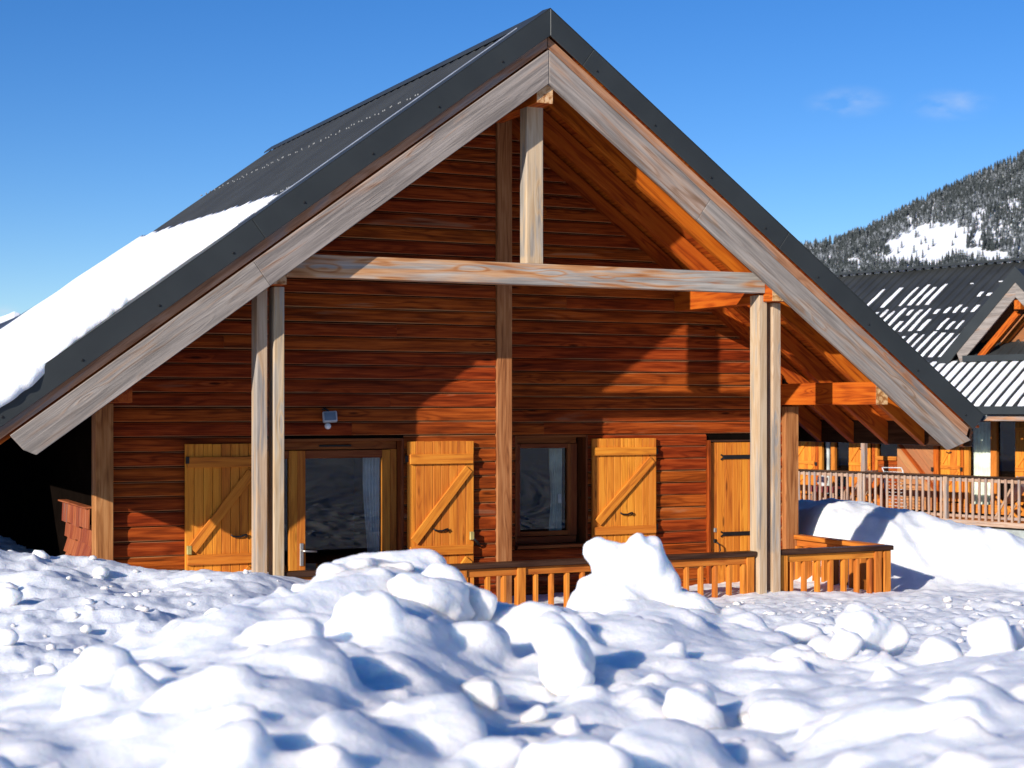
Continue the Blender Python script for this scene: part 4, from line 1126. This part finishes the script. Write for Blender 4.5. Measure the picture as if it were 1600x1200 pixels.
# clods frozen into the heap: (px, py, distance, half-width px, half-height px)
emb = [(1010, 985, 6.15, 95, 52), (1085, 985, 6.0, 80, 46), (1150, 1020, 5.8, 80, 42), (945, 985, 6.05, 62, 44), (1215, 1055, 5.5, 75, 34), (560, 960, 5.2, 110, 50), (480, 1000, 4.9, 110, 45), (700, 1040, 4.9, 75, 50), (620, 1090, 4.2, 90, 45), (400, 1040, 4.5, 90, 34),
       (380, 1110, 3.6, 150, 60), (520, 1060, 4.2, 90, 40), (455, 985, 4.9, 80, 40), (540, 930, 5.4, 70, 45), (600, 915, 5.7, 90, 35), (540, 905, 5.6, 50, 22), (610, 1010, 4.8, 70, 50),
       (690, 1120, 3.9, 50, 30), (640, 1150, 3.5, 110, 50), (560, 1170, 3.2, 90, 50), (830, 975, 5.5, 60, 35), (870, 1000, 5.3, 45, 50), (790, 960, 5.9, 30, 18), (1020, 1010, 5.8, 95, 45),
       (1110, 985, 6.1, 70, 40), (1170, 1030, 5.8, 85, 40), (1230, 1090, 5.0, 110, 45), (1130, 1060, 5.2, 80, 35), (940, 985, 5.9, 50, 32), (980, 1100, 4.4, 60, 30), (1060, 1180, 3.3, 110, 50),
       (1330, 1060, 5.3, 70, 22), (1440, 1075, 5.0, 70, 26), (1370, 1035, 5.5, 40, 22), (1290, 1130, 4.2, 110, 40), (1380, 1160, 3.6, 130, 55), (1500, 1110, 4.1, 110, 45), (1580, 1130, 3.7, 80, 50), (1560, 1080, 4.6, 60, 35),
       (900, 1190, 3.1, 90, 35), (780, 1180, 3.3, 60, 30), (330, 1190, 3.0, 90, 40), (30, 1180, 3.2, 60, 35), (740, 1000, 5.0, 60, 45), (1480, 1010, 5.2, 40, 25), (1300, 1010, 5.9, 35, 20), (1250, 990, 6.6, 40, 16)]
for k, (px, py, Z, a, b) in enumerate(emb):
    s_ = Z * K; polyblob(bm, at(px, py, Z) + Vector((cam2w(0, a * s_ * .7)[0], cam2w(0, a * s_ * .7)[1], -b * s_ * .45)), (a * s_ * 1.15, a * s_ * 1.2, b * s_ * 1.15), 100 + k, 3, p=6, rough=.06)
for k, (px, py, Z, a, b) in enumerate([(1065, 985, 6.3, 82, 50), (1130, 1018, 6.1, 85, 46), (1205, 1055, 5.8, 85, 38), (925, 985, 6.25, 55, 46), (1000, 1000, 6.1, 90, 48), (600, 960, 5.6, 110, 60), (500, 975, 5.3, 90, 42)]):
    s_ = Z * K; polyblob(bm, at(px, py, Z) + Vector((*cam2w(0, a * s_ * .8), 0)), (a * s_, a * s_ * 1.1, b * s_), 300 + k, 3, p=6, rough=.07)
rr = random.Random(11)
for k in range(200):                                     # loose crumbs frozen on top
    Z = rr.uniform(2.7, 7.2); u_ = rr.uniform(-.34, .34); X = u_ * Z; h = float(heap_z(np.array([X]), np.array([Z]))[0])
    r0 = abs(rr.gauss(0, 1)) * .022 + .018
    polyblob(bm, Vector((*cam2w(X, Z), h + r0 * .3)), (r0 * rr.uniform(.8, 1.5), r0 * rr.uniform(.8, 1.4), r0 * rr.uniform(.6, 1)), 500 + k, 2)
fuse(bm, 'snow_heap', .018, 11, kind='stuff', label='broken white snow heap ploughed up across the foreground', cat='snow heap')

def lump(label, blobs, voxel=.012, smooth=5, group=None, seed=0, p=9):
    bm = bmesh.new()
    for k, (px, py, Z, a, b, *dd) in enumerate(blobs):
        s_ = Z * K; dep = dd[0] if dd else 1.0
        off = Vector((*cam2w(0, a * s_ * dep * .6), 0))
        polyblob(bm, at(px, py, Z) + off, (a * s_, a * s_ * dep, b * s_), seed + k, 4, p=p, rough=.035)
    return fuse(bm, 'snow_block', voxel, smooth, label=label, cat='snow block', group='snow blocks lying on the foreground heap')
lump('tall white snow mound with a pointed tip rising over the railing', [
    (978, 892, 6.3, 62, 48), (958, 868, 6.3, 40, 30), (1000, 856, 6.3, 24, 24), (1016, 872, 6.3, 32, 30), (930, 862, 6.3, 26, 30), (1022, 908, 6.3, 36, 40), (930, 935, 6.2, 40, 50), (965, 955, 6.2, 75, 55),
    (1020, 965, 6.3, 75, 45), (1075, 985, 6.25, 75, 42), (1060, 940, 6.4, 28, 24), (1003, 842, 6.3, 15, 18), (1045, 915, 6.3, 26, 34), (1000, 905, 6.3, 60, 55), (1082, 972, 6.25, 52, 50), (1125, 1002, 6.2, 62, 48), (1175, 1035, 6.0, 70, 42), (930, 965, 6.2, 52, 52)], .013, 13, seed=21, p=4)
lump('rounded snow boulder with a sharp lower edge at the crest of the heap', [(655, 948, 5.3, 68, 44), (690, 965, 5.35, 48, 42)], .012, 5, seed=41)
lump('upright snow block crowning the heap beside the railing end', [(692, 908, 5.6, 32, 30), (702, 925, 5.6, 32, 36), (680, 915, 5.6, 28, 24)], .012, 5, seed=51)
lump('low snow lump forming the left top of the heap', [(520, 903, 5.6, 33, 20), (560, 897, 5.65, 45, 16), (610, 893, 5.7, 40, 14)], .012, 6, seed=61)
lump('shaded bluish snow block below the upright block', [(735, 965, 5.5, 32, 45), (715, 1000, 5.4, 30, 40)], .012, 6, seed=66)
lump('stout leaning snow pillar in the middle of the heap', [(882, 1030, 4.7, 48, 58), (862, 992, 4.75, 38, 40), (890, 1062, 4.65, 46, 34)], .011, 5, seed=71, p=7)
lump('angular snow chunk with a flat top left of the pillar', [(735, 1092, 4.2, 40, 22), (752, 1110, 4.2, 30, 28)], .010, 4, seed=81, p=14)
lump('small round snowball resting beside the flat-topped chunk', [(696, 1105, 4.15, 17, 16)], .008, 4, seed=85)
lump('small rough snow nugget right of the flat-topped chunk', [(832, 1117, 4.1, 24, 13)], .008, 3, seed=87)
lump('squat dome of snow at the bottom centre with crumbs on top', [(828, 1190, 3.6, 46, 30), (780, 1185, 3.6, 20, 14)], .010, 4, seed=91)
lump('tall snow stump standing at the lower centre right', [(1088, 1130, 4.2, 50, 55), (1095, 1165, 4.15, 55, 50), (1072, 1100, 4.2, 32, 28)], .011, 5, seed=101)
lump('round snow knob leaning against the stump', [(1168, 1135, 4.3, 22, 22), (1180, 1160, 4.3, 18, 20)], .009, 4, seed=108)
lump('large cube-like snow block on the right of the heap', [(1352, 985, 5.9, 42, 32), (1378, 1000, 5.95, 40, 36), (1340, 975, 5.9, 36, 22)], .011, 4, seed=111, p=12)
lump('cone-shaped snow lump leaning on the left of the cube-like block', [(1318, 1020, 5.7, 28, 34), (1320, 1000, 5.7, 15, 16)], .011, 5, seed=121)
lump('long low snow roll below the cube-like block', [(1410, 1075, 5.1, 40, 17), (1450, 1072, 5.1, 50, 20), (1485, 1070, 5.1, 36, 16)], .011, 6, seed=131)
lump('large snow lump at the right edge of the heap', [(1560, 1015, 5.0, 42, 44), (1548, 1045, 4.95, 38, 34), (1580, 1000, 5.1, 30, 28)], .011, 5, seed=141)
lump('smooth snow ball in front of the large lump at the right edge', [(1590, 1060, 4.6, 30, 26)], .010, 5, seed=151)
lump('rounded snow shoulder low at the right bottom with a curved hollow', [(1490, 1140, 3.9, 55, 35), (1470, 1150, 3.85, 30, 38)], .011, 6, seed=161)

# loose balls on the snow at the left, in the middle distance
def gz(x, y): return float(ground_z(np.array([x]), np.array([y]))[0])
def ball(px, Z, r, label=None, **kw):
    X = (px - 800) / 2544 * Z; x, y = cam2w(X, Z); bm = bmesh.new()
    polyblob(bm, Vector((0, 0, 0)), (r, r * .9, r * .8), int(px), 3)
    add('snowball', mesh_bm('snowball', bm, True), 'snowclod', Matrix.Translation((x, y, gz(x, y) + r * .55)), None, label=label, cat='snowball', group='snowballs on the smooth snow at the left', **kw)
ball(340, 8.2, .075, 'biggest snowball on the smooth snow below the left shutter')
ball(128, 7.3, .028, 'egg-shaped snowball standing alone on the smooth snow at the left')
ball(72, 6.6, .045, 'snowball on the lower left snow just above the heap')
ball(12, 7.2, .05, 'snowball cut by the left edge of the picture')
ball(14, 9.2, .075, 'large snow lump near the left edge below the bank')
ball(46, 6.5, .03, 'tiny snowball left of another on the lower left snow')
allv, allf, n = [], [], 0
bm = bmesh.new()
for k in range(210):
    left = rr.random() < .4
    px = rr.uniform(0, 470) if left else rr.uniform(1100, 1600)
    Z = rr.uniform(6.6, 12.6) if left else rr.uniform(8, 14); X = (px - 800) / 2544 * Z; x, y = cam2w(X, Z)
    r0 = abs(rr.gauss(0, 1)) * .016 + .008
    if left and Z > 10.9: r0 *= 1.7
    polyblob(bm, Vector((x, y, gz(x, y) + r0 * .3)), (r0 * rr.uniform(.8, 1.5), r0, r0 * .75), 900 + k, 1)
add('snow_crumbs', mesh_bm('snow_crumbs', bm, True), 'snowclod', None, None, kind='stuff', label='scattered snow crumbs strewn over the snow left and right of the heap', cat='snow crumbs')
